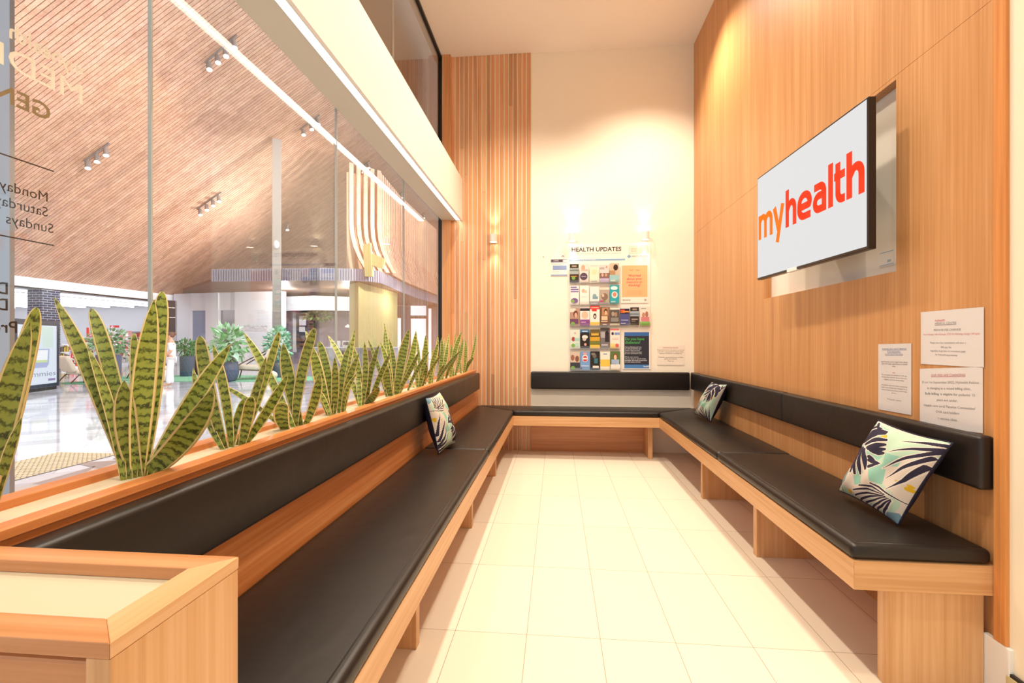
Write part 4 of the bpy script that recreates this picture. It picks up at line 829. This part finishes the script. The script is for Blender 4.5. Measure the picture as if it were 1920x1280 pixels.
# curved cedar battens above the right end of the canopy
cu = MB(); rnd = random.Random(9)
seg = [at(u, CYC, d) for u, d in ((655, 21.4), (711, 22.4), (750, 26.2), (812, 33.4), (830, 35.2))]
tot = sum((b_-a).length for a, b_ in zip(seg[:-1], seg[1:])); s = 0
def along(s):
    for a, b_ in zip(seg[:-1], seg[1:]):
        L = (b_-a).length
        if s <= L: return a+(b_-a)*s/L, (b_-a).normalized()
        s -= L
    return seg[-1], (seg[-1]-seg[-2]).normalized()
while s < tot:
    p, d = along(s); n = Vector((d.y, -d.x, 0)); n = n if n.dot(p) < 0 else -n
    pts = [Vector((*p.xy, 9.3)), Vector((*p.xy, 6.6))]+[Vector((*(p+n*(.55*k*k)+d*(.5*k*k)).xy, 6.6-2.15*k)) for k in (.25, .5, .75, 1)]
    t = rnd.uniform(.85, 1.1)
    for a, b_ in zip(pts[:-1], pts[1:]):
        vs = [q+d*x+n*y for q in (a, b_) for x, y in ((0, 0), (.2, 0), (.2, -.09), (0, -.09))]
        cu.add(vs, [(3, 2, 1, 0), (4, 5, 6, 7), (0, 1, 5, 4), (1, 2, 6, 5), (2, 3, 7, 6), (3, 0, 4, 7)], (t, t*.98, t*.95))
    s += .34
struct(cu.build('wall_mall_battens', CEDARC), 'curved timber battens above the canopy at the right')
struct(block(block(MB(), 650, 22.6, 716, 23.6, 4.4, 9.3, .1), 716, 23.6, 830, 36, 4.4, 9.3, .1).build('wall_mall_upper', mat('upper_cream', 'B6967C', .8)), 'pale wall behind the curved battens')

# steel post with a sensor
sp_ = thing('steel_post', tuple(Vector((*at(519, CYC, 20.1).xy, 0))), 'tall grey steel post rising to the slat ceiling', 'post')
pc = at(519, CYC, 20.1); PM = Matrix.Translation((pc.x, pc.y, 0)) @ Matrix.Rotation(.55, 4, 'Z')
ztop = 3.85+.64*(pc.x+21.3)-.22
MB().box(-.17, .17, -.17, .17, 0, ztop, M=PM).build('column', mat('post_grey', '8C8781', .4, metal=.3), sp_)
MB().box(-.22, .22, -.22, .22, 0, .03, M=PM).build('base_plate', STEEL, sp_)
q = at(518, 458, 19.75); tag(MB().ball(q, .11, sq=(1, 1, 1.5)).build('sensor', WHITEP, smooth=True), 'small white dome sensor fixed on the steel post', 'sensor')
struct(block(MB(), -60, 1.95, 18, 1.95, 0, 4.2, .02).build('wall_mall_jamb', mat('jamb_grey', 'A9B2BC', .3, metal=.35)), 'grey metal jamb outside the glass at the left edge')

# supermarket front: white bulkhead, brick pier, lit ceiling, shelves
XS = -21.3
struct(MB().box(XS-.3, XS, 8, 25.2, 3.42, 3.86).box(XS-.05, XS+.02, 8, 25.2, 3.40, 3.47, mi=1).build('wall_mall_store', [MW, BLACK]), 'white bulkhead over the supermarket opening')
struct(MB().box(XS-16, XS-.3, 4, 27, 3.42, 3.5).build('ceiling_store', mat('store_ceiling', 'B9BCC4', .7)), 'white supermarket ceiling')
struct(MB().box(XS-16.2, XS-16, 4, 30, 0, 3.5).box(XS-16, XS, 27, 27.2, 0, 3.5).build('wall_store_back', MW), 'white back wall of the supermarket')
for k in range(9):
    x = XS-1-k*1.6
    tag(MB().box(x-.1, x+.1, 8, 26.5, 3.33, 3.40).build('store_light', mat('store_tube', 'FFFFFF', .5, emit='FFFFFF', estr=3.5)), 'long white supermarket ceiling light, one of the parallel rows', 'strip light', 'supermarket ceiling lights')
BBR = mat('black_brick', '23262F', .5); nt = NT(BBR); tc = nt.n('ShaderNodeTexCoord'); sx = nt.n('ShaderNodeSeparateXYZ'); cb = nt.n('ShaderNodeCombineXYZ'); ad = nt.n('ShaderNodeMath', operation='ADD')
nt.l(tc.outputs['Object'], sx.inputs[0]); nt.l(sx.outputs[0], ad.inputs[0]); nt.l(sx.outputs[1], ad.inputs[1]); nt.l(ad.outputs[0], cb.inputs[0]); nt.l(sx.outputs[2], cb.inputs[1])
br = nt.n('ShaderNodeTexBrick', Scale=1.); br.inputs['Brick Width'].default_value = .32; br.inputs['Row Height'].default_value = .1; br.inputs['Mortar Size'].default_value = .011
br.inputs['Color1'].default_value = (*lin('1E222E'), 1); br.inputs['Color2'].default_value = (*lin('2E3446'), 1); br.inputs['Mortar'].default_value = (*lin('8E9AB6'), 1)
nt.l(cb.outputs[0], br.inputs['Vector']); nt.l(br.outputs['Color'], nt.b.inputs['Base Color'])
a, b_ = at(97, CYC, 19.4), at(148, CYC, 20.4)
struct(MB().box(XS-.6, XS+.05, b_.y-.75, b_.y, 0, 3.42).build('column_brick', BBR), 'black brick pier of the supermarket front')
tag(MB().box(XS+.05, XS+.09, b_.y-.62, b_.y-.3, 1.5, 2.0).build('blue_sign', mat('sign_blue', '5E9BE0', .4, emit='5E9BE0', estr=.4)), 'small light blue sign on the black brick pier', 'sign')
RED = mat('store_red', 'E5352F', .5); SHW = mat('shelf_white', 'E4E4EA', .5)
rnd = random.Random(21)
PAL = ['C8B8B0', 'D9D2D6', 'E9C9C4', 'B9C4D6', 'D84A48', '9AA6B8', 'E8DCB8', 'A8B89C', 'F0EEF0', '8E8690']
def shelf(u0, d0, u1, d1, h, lab, n=5, pal=PAL, grp='supermarket shelves'):
    a = at(u0, CYC, d0); o = thing('store_shelf', (a.x, a.y, 0), lab, 'shelf', grp)
    f = MB(); block(f, u0, d0, u1, d1, 0, .12, .5); block(f, u0, d0+.45, u1, d1+.45, 0, h, .05)
    for k in range(n+1): block(f, u0, d0, u1, d1, .1+(h-.14)*k/n, .13+(h-.14)*k/n, .45)
    f.build('frame', SHW, o); g_ = MB()
    for k in range(n):
        z = .13+(h-.14)*k/n; hh = (h-.14)/n-.05; m_ = 9
        for i in range(m_):
            ua, ub = u0+(u1-u0)*(i+.06)/m_, u0+(u1-u0)*(i+.94)/m_; da, db = d0+(d1-d0)*i/m_+.06, d0+(d1-d0)*(i+1)/m_+.06
            block(g_, ua, da, ub, db, z, z+hh*rnd.uniform(.6, 1), .3, lin(rnd.choice(pal)))
    x = g_.build('stock', PRINT, o); x['kind'] = 'stuff'
shelf(115, 20.6, 130, 20.8, 1.15, 'dark stand of goods at the foot of the brick pier', 3, ['3A3434', '6E6262', '8A7A70', 'C9B24A'])
shelf(131, 21.6, 146, 21.8, 1.25, 'bin of red goods just right of the brick pier', 3, ['E24A48', 'D93A44', 'C9C9DC', 'EE8A84'])
shelf(146, 24, 175, 24.5, 1.5, 'white supermarket shelf left of the large flowering pot')
shelf(196, 25.5, 240, 26.2, 1.7, 'supermarket shelf behind the flowering pot')
shelf(240, 28, 292, 29, 1.9, 'long supermarket shelf left of the person in white')
shelf(60, 24, 96, 24, 1.7, 'supermarket shelf seen left of the brick pier')
def sign(u0, v0, u1, v1, d, name, lab, m, th=.06):
    z0, z1 = at(u0, v1, d).z, at(u0, v0, d).z
    tag(block(MB(), u0, d, u1, d, z0, z1, th).build(name, m), lab, 'sign')
sign(170, 617, 192, 631, 22.5, 'red_sign', 'red sign board hanging above the flowering pot', RED)
sign(170, 605, 184, 616, 22.6, 'dark_sign', 'small dark framed board above the red sign', mat('sign_dark', '4A4044', .5))
sign(162, 614, 165, 632, 22, 'red_blade_sign', 'thin upright red sign left of the red board', RED)
sign(206, 610, 222, 614, 26, 'red_strip_sign', 'thin red strip sign deeper in the supermarket', RED)
sign(236, 620, 246, 632, 27, 'shelf_sign', 'small white and red sign over the supermarket shelves', mat('sign_pink', 'E8A8A4', .5))
struct(block(MB(), 305, 25.0, 331, 25.3, 0, 3.42, .2).build('wall_mall_display', mat('display_grey', 'B9BAC4', .6)), 'pale grey wall behind the dark display panel')
# dark window display by the person
dw = thing('shop_display', tuple(Vector((*at(320, CYC, 25).xy, 1.6))), 'dark glazed display panel above the person in white', 'display')
block(MB(), 309, 24.6, 329, 24.95, 1.75, 3.40, .36).build('panel', mat('display_dark', '332E36', .3), dw)
for z in (3.0, 2.5): block(MB(), 310, 24.5, 328, 24.85, z, z+.03, .08).build('shelf', STEEL, dw)
block(MB(), 311, 24.53, 316, 24.6, 2.0, 2.4, .08).build('photo', mat('display_photo', '8E8690', .4), dw)

# advertising kiosk
ka, kb = on_floor(18, 741), on_floor(112, 728)
kd = (kb-ka).normalized(); kn = Vector((kd.y, -kd.x, 0)); kn = kn if kn.dot(ka) < 0 else -kn
KW = (kb-ka).length; kz = lambda v, u=112: at(u, v, (kb.y*math.cos(CYAW)-kb.x*math.sin(CYAW))).z
KH = kz(602)
KM = Matrix(((kd.x, kn.x, 0, ka.x), (kd.y, kn.y, 0, ka.y), (0, 0, 1, 0), (0, 0, 0, 1)))
ad_ = thing('advertising_kiosk', tuple(ka), 'black framed lit advertising panel with the word gummies', 'advertising panel')
MB().box(0, KW, -.22, 0, .07, KH, M=KM).build('cabinet', mat('kiosk_black', '2A3340', .3), ad_, bevel=.02)
MB().box(.08, KW-.08, -.2, -.02, 0, .07, M=KM).build('plinth', BLACK, ad_)
sx0, sx1, sz0, sz1 = KW*.14, KW*.925, KH*.095, KH*.925
def scr(name, c, e_=.95): return mat(name, '15181C', .3, emit=c, estr=e_)
MB().box(sx0, sx1, 0, .004, sz0, sz1, M=KM).build('screen', scr('kiosk_screen', 'DFE9F6'), ad_)
KF = (ka, kd, Vector((0, 0, 1)), kn); SWK, SHK = sx1-sx0, sz1-sz0
def sp2(fx, fy): return sx0+SWK*fx, sz0+SHK*fy
t = MB(); x_, z_ = sp2(.53, .135); put_text(t, 'gummies', KF, x_, z_, h=.125, w=SWK*.88, align='c', dz=.006); t.build('lettering', scr('kiosk_ink', '7E8AA6', 1), ad_)
bt_ = MB()
def kpoly(pts, dz): bt_.add([ka+kd*sp2(*p)[0]+Vector((0, 0, sp2(*p)[1]))+kn*dz for p in pts], [tuple(range(len(pts)))])
kpoly([(.28, .33), (.34, .28), (.72, .28), (.78, .34), (.80, .60), (.28, .60)], .005)
bt_.build('bottle_body', scr('kiosk_bottle', 'A9B6DC'), ad_); bt_ = MB(); kpoly([(.33, .37), (.74, .37), (.76, .58), (.32, .58)], .006); bt_.build('bottle_label', scr('kiosk_label', 'EEF2F6', 1), ad_)
bt_ = MB(); kpoly([(.33, .37), (.74, .37), (.74, .41), (.33, .41)], .007); bt_.build('label_band', scr('kiosk_green', 'C6DD9E', 1), ad_); bt_ = MB(); kpoly([(.62, .62), (.9, .62), (.9, .98), (.58, .98)], .0045); bt_.build('bottle_cap', scr('kiosk_cap', 'CFE2DC', 1), ad_)
bt_ = MB(); kpoly([(.76, .045), (.96, .045), (.96, .085), (.76, .085)], .006); bt_.build('badge', scr('kiosk_badge', '8A7FAE', 1), ad_)

# planting in big pots
LEAFG = mat('mall_foliage', 'FFFFFF', .5); nt = NT(LEAFG); a_ = nt.n('ShaderNodeAttribute', attribute_name='tone'); nt.l(a_.outputs['Color'], nt.b.inputs['Base Color'])
POT = mat('pot_slate', '4C5870', .55)
def foliage(c, rx, rz, n, ls, cols, seed, drop=0):
    r = random.Random(seed); mb = MB()
    for _ in range(n):
        while True:
            p = Vector((r.uniform(-1, 1), r.uniform(-1, 1), r.uniform(-1, 1)))
            if .25 < p.length < 1: break
        q = Vector(c)+Vector((p.x*rx, p.y*rx, p.z*rz)); d = (p+Vector((0, 0, r.uniform(-.6, .7)))).normalized(); L = ls*r.uniform(.7, 1.25)
        s_ = d.cross(Vector((r.uniform(-1, 1), r.uniform(-1, 1), 1))).normalized()*L*.3; up = s_.cross(d).normalized()*L*.1
        t = r.uniform(.75, 1.25); col = tuple(v*t for v in lin(r.choice(cols)))
        mb.add([q, q+d*L*.35+s_, q+d*L*.4+up*-1, q+d*L*.35-s_, q+d*L-up], [(0, 2, 1), (0, 3, 2), (1, 2, 4), (2, 3, 4)], col)
    return mb
def potted(u, v, d, potw, poth, prof, fol, lab, seed, ctrz, rx, rz, n, ls, cols, potm=POT, name='potted_plant'):
    p = at(u, v, d); p.z = .0125; o = thing(name, tuple(p), lab, 'potted plant')
    MB().lathe([(r*potw/2, z*poth) for r, z in prof], p, 24).build('pot', potm, o, True)
    st = MB()
    r = random.Random(seed)
    for k in range(5): st.tube([p+Vector((r.uniform(-.08, .08), r.uniform(-.08, .08), poth*.9)), p+Vector((r.uniform(-.25, .25)*rx, r.uniform(-.25, .25)*rx, (poth+ctrz)/2)), p+Vector((r.uniform(-.6, .6)*rx, r.uniform(-.6, .6)*rx, ctrz+r.uniform(-.2, .5)*rz))], .012, 5)
    st.build('stem', mat('stem_brown', '6A5844', .7), o)
    f = foliage(p+Vector((0, 0, ctrz)), rx, rz, n, ls, cols, seed).build('foliage', LEAFG, o); f['kind'] = 'stuff'
TAPER = [(.78, 0), (.8, .02), (1, .97), (1, 1), (.92, 1), (.9, .92)]; CYLP = [(.93, 0), (.95, .02), (1, .97), (1, 1), (.93, 1), (.92, .93)]; ROUND = [(.55, 0), (.8, .1), (1, .4), (1, .7), (.88, 1), (.8, 1), (.8, .93)]
GRN = ['4F8A55', '5E9A62', '3E7548', '7BB07C', '8FBF92']
potted(204, 722, 13.5, .58, .85, CYLP, None, 'large slate pot of green leaves and pink flowers before the supermarket', 1, 1.22, .48, .36, 620, .11, GRN+['E49AA6', 'EDE6E4', '6FA87A'])
potted(351, 706, 17, .46, .72, CYLP, None, 'slate pot with a rounded glossy shrub right of the person in white', 2, 1.02, .33, .28, 380, .12, GRN)
potted(431, 716, 14.8, .50, .60, ROUND, None, 'blue grey rounded pot with a big leaved fig, left of the lounge chair', 3, 1.16, .42, .52, 210, .25, ['6BB36E', '86C98A', '5AA060', 'A6D8AC', 'B9DCC4'])
potted(521, 708, 16.5, .5, .60, CYLP, None, 'slate pot with tall bushy foliage at the foot of the steel post', 4, 1.1, .4, .62, 620, .14, ['6FBF8E', '8FD0B0', '57A878', 'B4DCCB', 'CFE6E0'])
potted(373, 702, 18.0, .42, .7, CYLP, None, 'small dark pot hidden between two larger pots', 5, .95, .28, .2, 80, .16, GRN, BLACK)
potted(168, 717, 14.2, .3, .22, CYLP, None, 'low black pot beside the large flowering pot', 6, .3, .12, .08, 20, .1, GRN, BLACK)
# rugs
RUG = mat('rug_green', '7FBF9C', .9)
for u, v, rx, ry, lab in ((180, 717, .95, .6, 'round green rug under the large flowering pot'), (400, 709, 4.2, 1.35, 'long green rug under the lounge chairs and pots')):
    p = on_floor(u, v); tag(MB().prism([(p.x+rx*math.cos(q)*math.cos(-.1), p.y+ry*math.sin(q)) for q in (2*PI*k/40 for k in range(40))], .001, .012).build('rug', RUG), lab, 'rug')
# lounge chairs
BEI = mat('lounge_beige', 'E3D6C4', .8); WAL = mat('lounge_walnut', '5A3A2E', .5)
def lounge(u, v, d, rz, lab, sc=1.):
    p = at(u, v, d); p.z = .0125; o = thing('lounge_chair', tuple(p), lab, 'lounge chair', 'beige lounge chairs'); M = Matrix.Translation(p) @ Matrix.Rotation(rz, 4, 'Z') @ Matrix.Scale(sc, 4)
    T = lambda L: [M @ Vector(q) for q in L]
    MB().box(-.34, .34, -.36, .34, .27, .41, M=M).build('seat', BEI, o, True, .05, 4)
    Mb = M @ Matrix.Translation((0, .36, .36)) @ Matrix.Rotation(math.radians(-22), 4, 'X')
    MB().box(-.36, .36, -.07, .07, 0, .52, M=Mb).build('backrest', BEI, o, True, .05, 4)
    for s_ in (-1, 1):
        MB().tube(T([(s_*.4, -.42, .019), (s_*.4, -.34, .34), (s_*.4, -.1, .5), (s_*.4, .3, .72), (s_*.4, .45, .8)]), .018, 6).build('arm', WAL, o)
        MB().tube(T([(s_*.4, -.34, .3), (s_*.4, .3, .26), (s_*.4, .5, .019)]), .018, 6).build('leg', WAL, o)
lounge(472, 712, 15.6, math.radians(-70), 'beige lounge chair with a dark curved frame in front of the white wall', 1.15)
lounge(158, 718, 14.3, math.radians(160), 'beige lounge chair at the edge of the round rug', .95)
lounge(281, 712, 16.0, math.radians(75), 'beige lounge chair just left of the person in white')
def ball(u, v, d, r, m, name, lab, sq=(1, 1, .72)):
    p = at(u, v, d); tag(MB().ball((p.x, p.y, r*sq[2]+.012), r, sq=sq).build(name, m, smooth=True), lab, 'pouf')
ball(304, 720, 14.6, .26, BEI, 'pouf', 'round beige pouf at the feet of the person in white')
ball(508, 712, 15.4, .2, BEI, 'pouf', 'round beige pouf under the lounge chair beside the white wall')
p = at(295, 678, 15.8); tag(MB().ball(p, .2, sq=(1.1, .7, .55)).build('cushion', mat('cushion_sage', '8FA08A', .85), smooth=True), 'sage green cushion on the lounge chair left of the person', 'cushion')

# person in white
def skinned(name, verts, edges, radii, m, par, root=0, lvl=2):
    q = Vector(par.get('_o', (0, 0, 0)))
    me = bpy.data.meshes.new(name); me.from_pydata([tuple(Vector(v)-q) for v in verts], edges, []); o = bpy.data.objects.new(name, me); COL.objects.link(o); o.parent = par; o['_o'] = list(q)
    me.materials.append(m); o.modifiers.new('skin', 'SKIN')
    for i, r in enumerate(radii):
        sv = me.skin_vertices[0].data[i]; sv.radius = (r, r) if not isinstance(r, tuple) else r
        sv.use_root = (i == root)
    s = o.modifiers.new('sub', 'SUBSURF'); s.levels = lvl; s.render_levels = lvl
    for p in me.polygons: p.use_smooth = True
    o.modifiers['skin'].use_smooth_shade = True
    return o
pf = at(321, 724, 13.15); pf.z = 0
pe = thing('person', tuple(pf), 'person in white top and trousers with hair in a bun, seen from the side', 'person')
HS = 1.46/1.7
PMX = Matrix.Translation(pf) @ Matrix.Rotation(math.radians(125), 4, 'Z') @ Matrix.Scale(HS, 4)     # local +y is where the person faces
V = lambda *c: PMX @ Vector(c)
SKIN = mat('skin', 'D9A688', .6); WHC = mat('white_cotton', 'F2EFEF', .8); HAIR = mat('brown_hair', '6A4A3C', .7)
# body: pelvis, spine, neck, head, arms with hands, legs with feet, one surface
bv = [(0, 0, .92), (0, .01, 1.1), (0, 0, 1.3), (0, 0, 1.42), (0, .01, 1.49), (0, .03, 1.56), (0, .035, 1.64), (0, .02, 1.70),
      (.17, 0, 1.38), (.22, -.03, 1.12), (.2, .16, .96), (.18, .24, .92), (-.17, 0, 1.38), (-.22, -.02, 1.12), (-.2, .16, 1.0), (-.17, .25, .98),
      (.09, 0, .86), (.10, .03, .48), (.10, 0, .09), (.10, .13, .035), (-.09, 0, .86), (-.10, .05, .48), (-.10, .06, .09), (-.10, .19, .035)]
be = [(0, 1), (1, 2), (2, 3), (3, 4), (4, 5), (5, 6), (6, 7), (3, 8), (8, 9), (9, 10), (10, 11), (3, 12), (12, 13), (13, 14), (14, 15), (0, 16), (16, 17), (17, 18), (18, 19), (0, 20), (20, 21), (21, 22), (22, 23)]
brd = [.13, .115, .125, .09, .05, .075, .088, .06, .06, .045, .033, .03, .06, .045, .033, .03, .085, .06, .042, .035, .085, .06, .042, .035]
bo = skinned('body', [V(*c) for c in bv], be, [r*HS for r in brd], SKIN, pe)
for s_, hx in ((1, (.18, .26, .91)), (-1, (-.17, .27, .97))):
    for k in range(5):
        L = (.055, .075, .08, .075, .06)[k]; ox = (-.03+.015*k)
        if k == 0: pts = [(hx[0]-s_*.03, hx[1]-.01, hx[2]), (hx[0]-s_*.045, hx[1]+.02, hx[2]-.01), (hx[0]-s_*.045, hx[1]+.045, hx[2]-.02)]
        else: pts = [(hx[0]+ox, hx[1], hx[2]), (hx[0]+ox, hx[1]+L*.55, hx[2]-.012), (hx[0]+ox, hx[1]+L*.8, hx[2]-.045)]
        skinned('finger', [V(*c) for c in pts], [(0, 1), (1, 2)], [.008*HS, .0075*HS, .006*HS], SKIN, pe, lvl=1)
skinned('top', [V(*c) for c in [(0, 0, .84), (0, .01, 1.08), (0, 0, 1.3), (0, 0, 1.41), (.17, 0, 1.385), (.225, -.03, 1.14), (-.17, 0, 1.385), (-.225, -.02, 1.14)]], [(0, 1), (1, 2), (2, 3), (3, 4), (4, 5), (3, 6), (6, 7)], [r*HS for r in (.165, .14, .145, .1, .075, .065, .075, .065)], WHC, pe)
skinned('trousers', [V(*c) for c in [(0, 0, .95), (.09, 0, .86), (.10, .03, .48), (.10, .0, .08), (-.09, 0, .86), (-.10, .05, .48), (-.10, .06, .08)]], [(0, 1), (1, 2), (2, 3), (0, 4), (4, 5), (5, 6)], [r*HS for r in (.14, .1, .085, .075, .1, .085, .075)], WHC, pe)
h = MB(); h.ball(V(0, -.005, 1.655), .098*HS, sq=(.95, 1.05, 1.0)); h.ball(V(0, -.09, 1.69), .055*HS); h.build('hair', HAIR, pe, True)
fc = MB(); fc.ball(V(0, .115, 1.61), .018*HS); fc.ball(V(.085, .03, 1.61), .022*HS, sq=(.5, 1, 1.3)); fc.ball(V(-.085, .03, 1.61), .022*HS, sq=(.5, 1, 1.3)); fc.build('face', SKIN, pe, True)
ey = MB(); [ey.ball(V(s_*.033, .105, 1.635), .010*HS) for s_ in (1, -1)]; ey.box(*[0]*6) if False else None; ey.build('eyes', mat('eye_dark', '2E2420', .3), pe, True)
MB().ball(V(0, .108, 1.565), .016*HS, sq=(1.2, 1, .4)).build('mouth', mat('lip', 'B5685C', .5), pe, True)
hbz = V(.02, .40, .88)
hb = thing('handbag', tuple(hbz), 'small black handbag held in front of the person in white', 'handbag')
MB().ball(hbz, .13, sq=(1, 1, 1.05)).build('bag', BLACK, hb, True); MB().tube([hbz+Vector((-.08, 0, .08)), V(.0, .3, 1.02), hbz+Vector((.08, 0, .08))], .012, 6).build('strap', BLACK, hb)

# cafe on the right
cw = MB(); block(cw, 527, 27.5, 700, 28.5, 0, ZS3, .2); struct(cw.build('wall_mall_cafe', MPU), 'mauve wall of the far cafe')
struct(block(block(MB(), 529, 26.2, 590, 25.6, 2.95, 3.72, .15), 590.5, 25.6, 665, 26.2, 2.95, 3.72, .15).build('trim_9', mat('cafe_white', 'DDE3EC', .35)), 'white panelled cafe bulkhead')
def cblk(name, lab, cat, u0, v0, u1, v1, d, m, th=.1, grp=None):
    z0, z1 = at(u0, v1, d).z, at(u0, v0, d).z; return tag(block(MB(), u0, d, u1, d, max(z0, 0), z1, th).build(name, m), lab, cat, grp)
cblk('cafe_pillar', 'narrow pale pillar in the cafe left of the picture wall', 'pillar', 549, 584, 555, 660, 27.2, MGL)
pw = thing('picture_wall', tuple(at(575, CYC, 27.2)), 'dark framed cafe board with several white picture cards', 'picture board')
z0, z1 = at(0, 650, 27.2).z, at(0, 588, 27.2).z
block(MB(), 556, 27.2, 590, 27.3, z0, z1, .08).build('board', mat('board_slate', '4C4C5C', .5), pw)
for u0, v0, u1, v1 in ((561, 592, 574, 610), (578, 598, 588, 606), (577, 609, 588, 616), (561, 612, 572, 622), (577, 619, 587, 626), (560, 634, 570, 640), (561, 643, 570, 648)):
    block(MB(), u0, 27.1, u1, 27.12, at(0, v1, 27.1).z, at(0, v0, 27.1).z, .04).build('card', mat('picture_white', 'E6E6EE', .5) if (u0+v0) % 2 else mat('picture_brown', '7A5A50', .5), pw)
pv = at(596, 592, 26.4); hg = thing('hanging_plant', tuple(pv), 'green trailing plant hanging under the cafe bulkhead', 'plant')
f = foliage(pv, .75, .22, 260, .2, ['4F7A4E', '6A9A62', '3E6844', '8A8A58', '7A6A48'], 8); f.build('foliage', LEAFG, hg)['kind'] = 'stuff'
MB().tube([pv+Vector((-.9, 0, .27)), pv+Vector((.9, .05, .27))], .03, 6).build('rail', BLACK, hg)
cc = thing('cafe_counter', tuple(Vector((*at(650, CYC, 24.4).xy, 0))), 'long pale cafe counter under the olive panel', 'counter')
block(MB(), 590, 24.0, 745, 24.6, 0, .93, .6).build('base', mat('counter_grey', 'AEB6C4', .4), cc); block(MB(), 588, 23.9, 747, 24.5, .93, .975, .75).build('worktop', MGL, cc)
for u0, u1 in ((596, 612), (640, 655), (690, 706)): block(MB(), u0, 23.95, u1, 24.0, .25, .8, .04).build('panel', mat('counter_dark', '54525E', .5), cc)
for u0, d_, lab in ((625, 24.3, 'small grey coffee machine on the cafe counter'), (648, 24.35, 'pale till on the cafe counter beside the olive panel')):
    q = at(u0, CYC, d_); o = thing('cafe_machine', (q.x, q.y, .975), lab, 'machine'); MB().box(q.x-.2, q.x+.2, q.y+.05, q.y+.4, .975, 1.3).build('case', MGL, o, bevel=.02); MB().box(q.x-.14, q.x+.14, q.y+.03, q.y+.05, 1.08, 1.24).build('front', mat('counter_dark', '54525E', .5), o)
q = at(652, 612, 24); pl_ = thing('pendant_lamp', tuple(q), 'small lit pendant lamp left of the olive panel', 'lamp'); MB().lathe([(.12, -.03), (.14, 0), (.03, .08), (.03, .1)], q, 16).build('shade', WHITEP, pl_, True); MB().lathe([(.0005, -.032), (.11, -.03)], q, 16).build('bulb', LENS, pl_); MB().tube([q+Vector((0, 0, .1)), Vector((q.x, q.y, ZS3))], .008, 5).build('cord', BLACK, pl_)
# olive panel between canopy and counter, and the olive blade sign above
OLV = mat('olive_paint', 'AFA56E', .7)
a, b_, c = at(655, CYC, 21.9), at(672, CYC, 21.15), at(745, CYC, 25.8)
back = at(700, CYC, 26.4)
tag(MB().prism([tuple(a.xy), tuple(b_.xy), tuple(c.xy), tuple(back.xy)], .98, ZB3-.01).build('olive_block', OLV), 'large plain olive green block standing under the canopy', 'block')
ob_ = thing('olive_sign', tuple(at(690, 515, 20.6)), 'olive green blade sign standing on the canopy edge', 'sign')
def vpoly(pts, d, th, name, par):
    vs = [at(u, v, d) for u, v in pts]+[at(u, v, d)+Vector((-.1, .995, 0))*th for u, v in pts]; n = len(pts)
    return MB().add(vs, [tuple(range(n)), tuple(range(2*n-1, n-1, -1))]+[(i, n+i, n+(i+1) % n, (i+1) % n) for i in range(n)]).build(name, OLV, par)
vpoly([(680, 459), (694, 455), (698, 518), (684, 518)], 20.7, .2, 'blade', ob_); vpoly([(695, 474), (722, 485), (717, 503), (697, 497)], 20.75, .2, 'wing', ob_)
# glazed doors at the far right
DFR = mat('door_frame_brown', '9A7A68', .5); DAY = mat('daylight_glass', 'FFFFFF', .3, emit='EEF4FF', estr=1.1)
struct(block(MB(), 742, 35, 832, 36, 0, ZS3, .2).build('wall_mall_entry', mat('entry_grey', '8C8690', .6)), 'grey end wall around the daylit doors')
for k, (u0, u1, v0, v1, lab) in enumerate(((745, 752, 596, 700, 'narrow daylit pane beside the olive block'), (770, 799, 597, 700, 'wide daylit door leaf'), (803, 809, 578, 700, 'slim daylit pane by the window frame'))):
    dr = thing('window_%d' % (k+3), tuple(Vector((*at(u0, CYC, 34.8).xy, 0))), lab, None); struct(dr)
    block(MB(), u0, 34.8, u1, 34.9, .02, at(0, v0, 34.8).z, .05).build('pane', DAY, dr)
    block(block(block(MB(), u0-2, 34.7, u0, 34.7, 0, at(0, v0-4, 34.7).z, .1), u1, 34.8, u1+2, 34.8, 0, at(0, v0-4, 34.7).z, .1), u0, 34.7, u1, 34.75, at(0, v0, 34.7).z, at(0, v0-4, 34.7).z, .1).build('frame', DFR, dr)
    if k == 1: block(MB(), 770, 34.8, 799, 34.9, at(0, 591, 34.8).z, at(0, 571, 34.8).z, .05).build('transom_pane', DAY, dr)
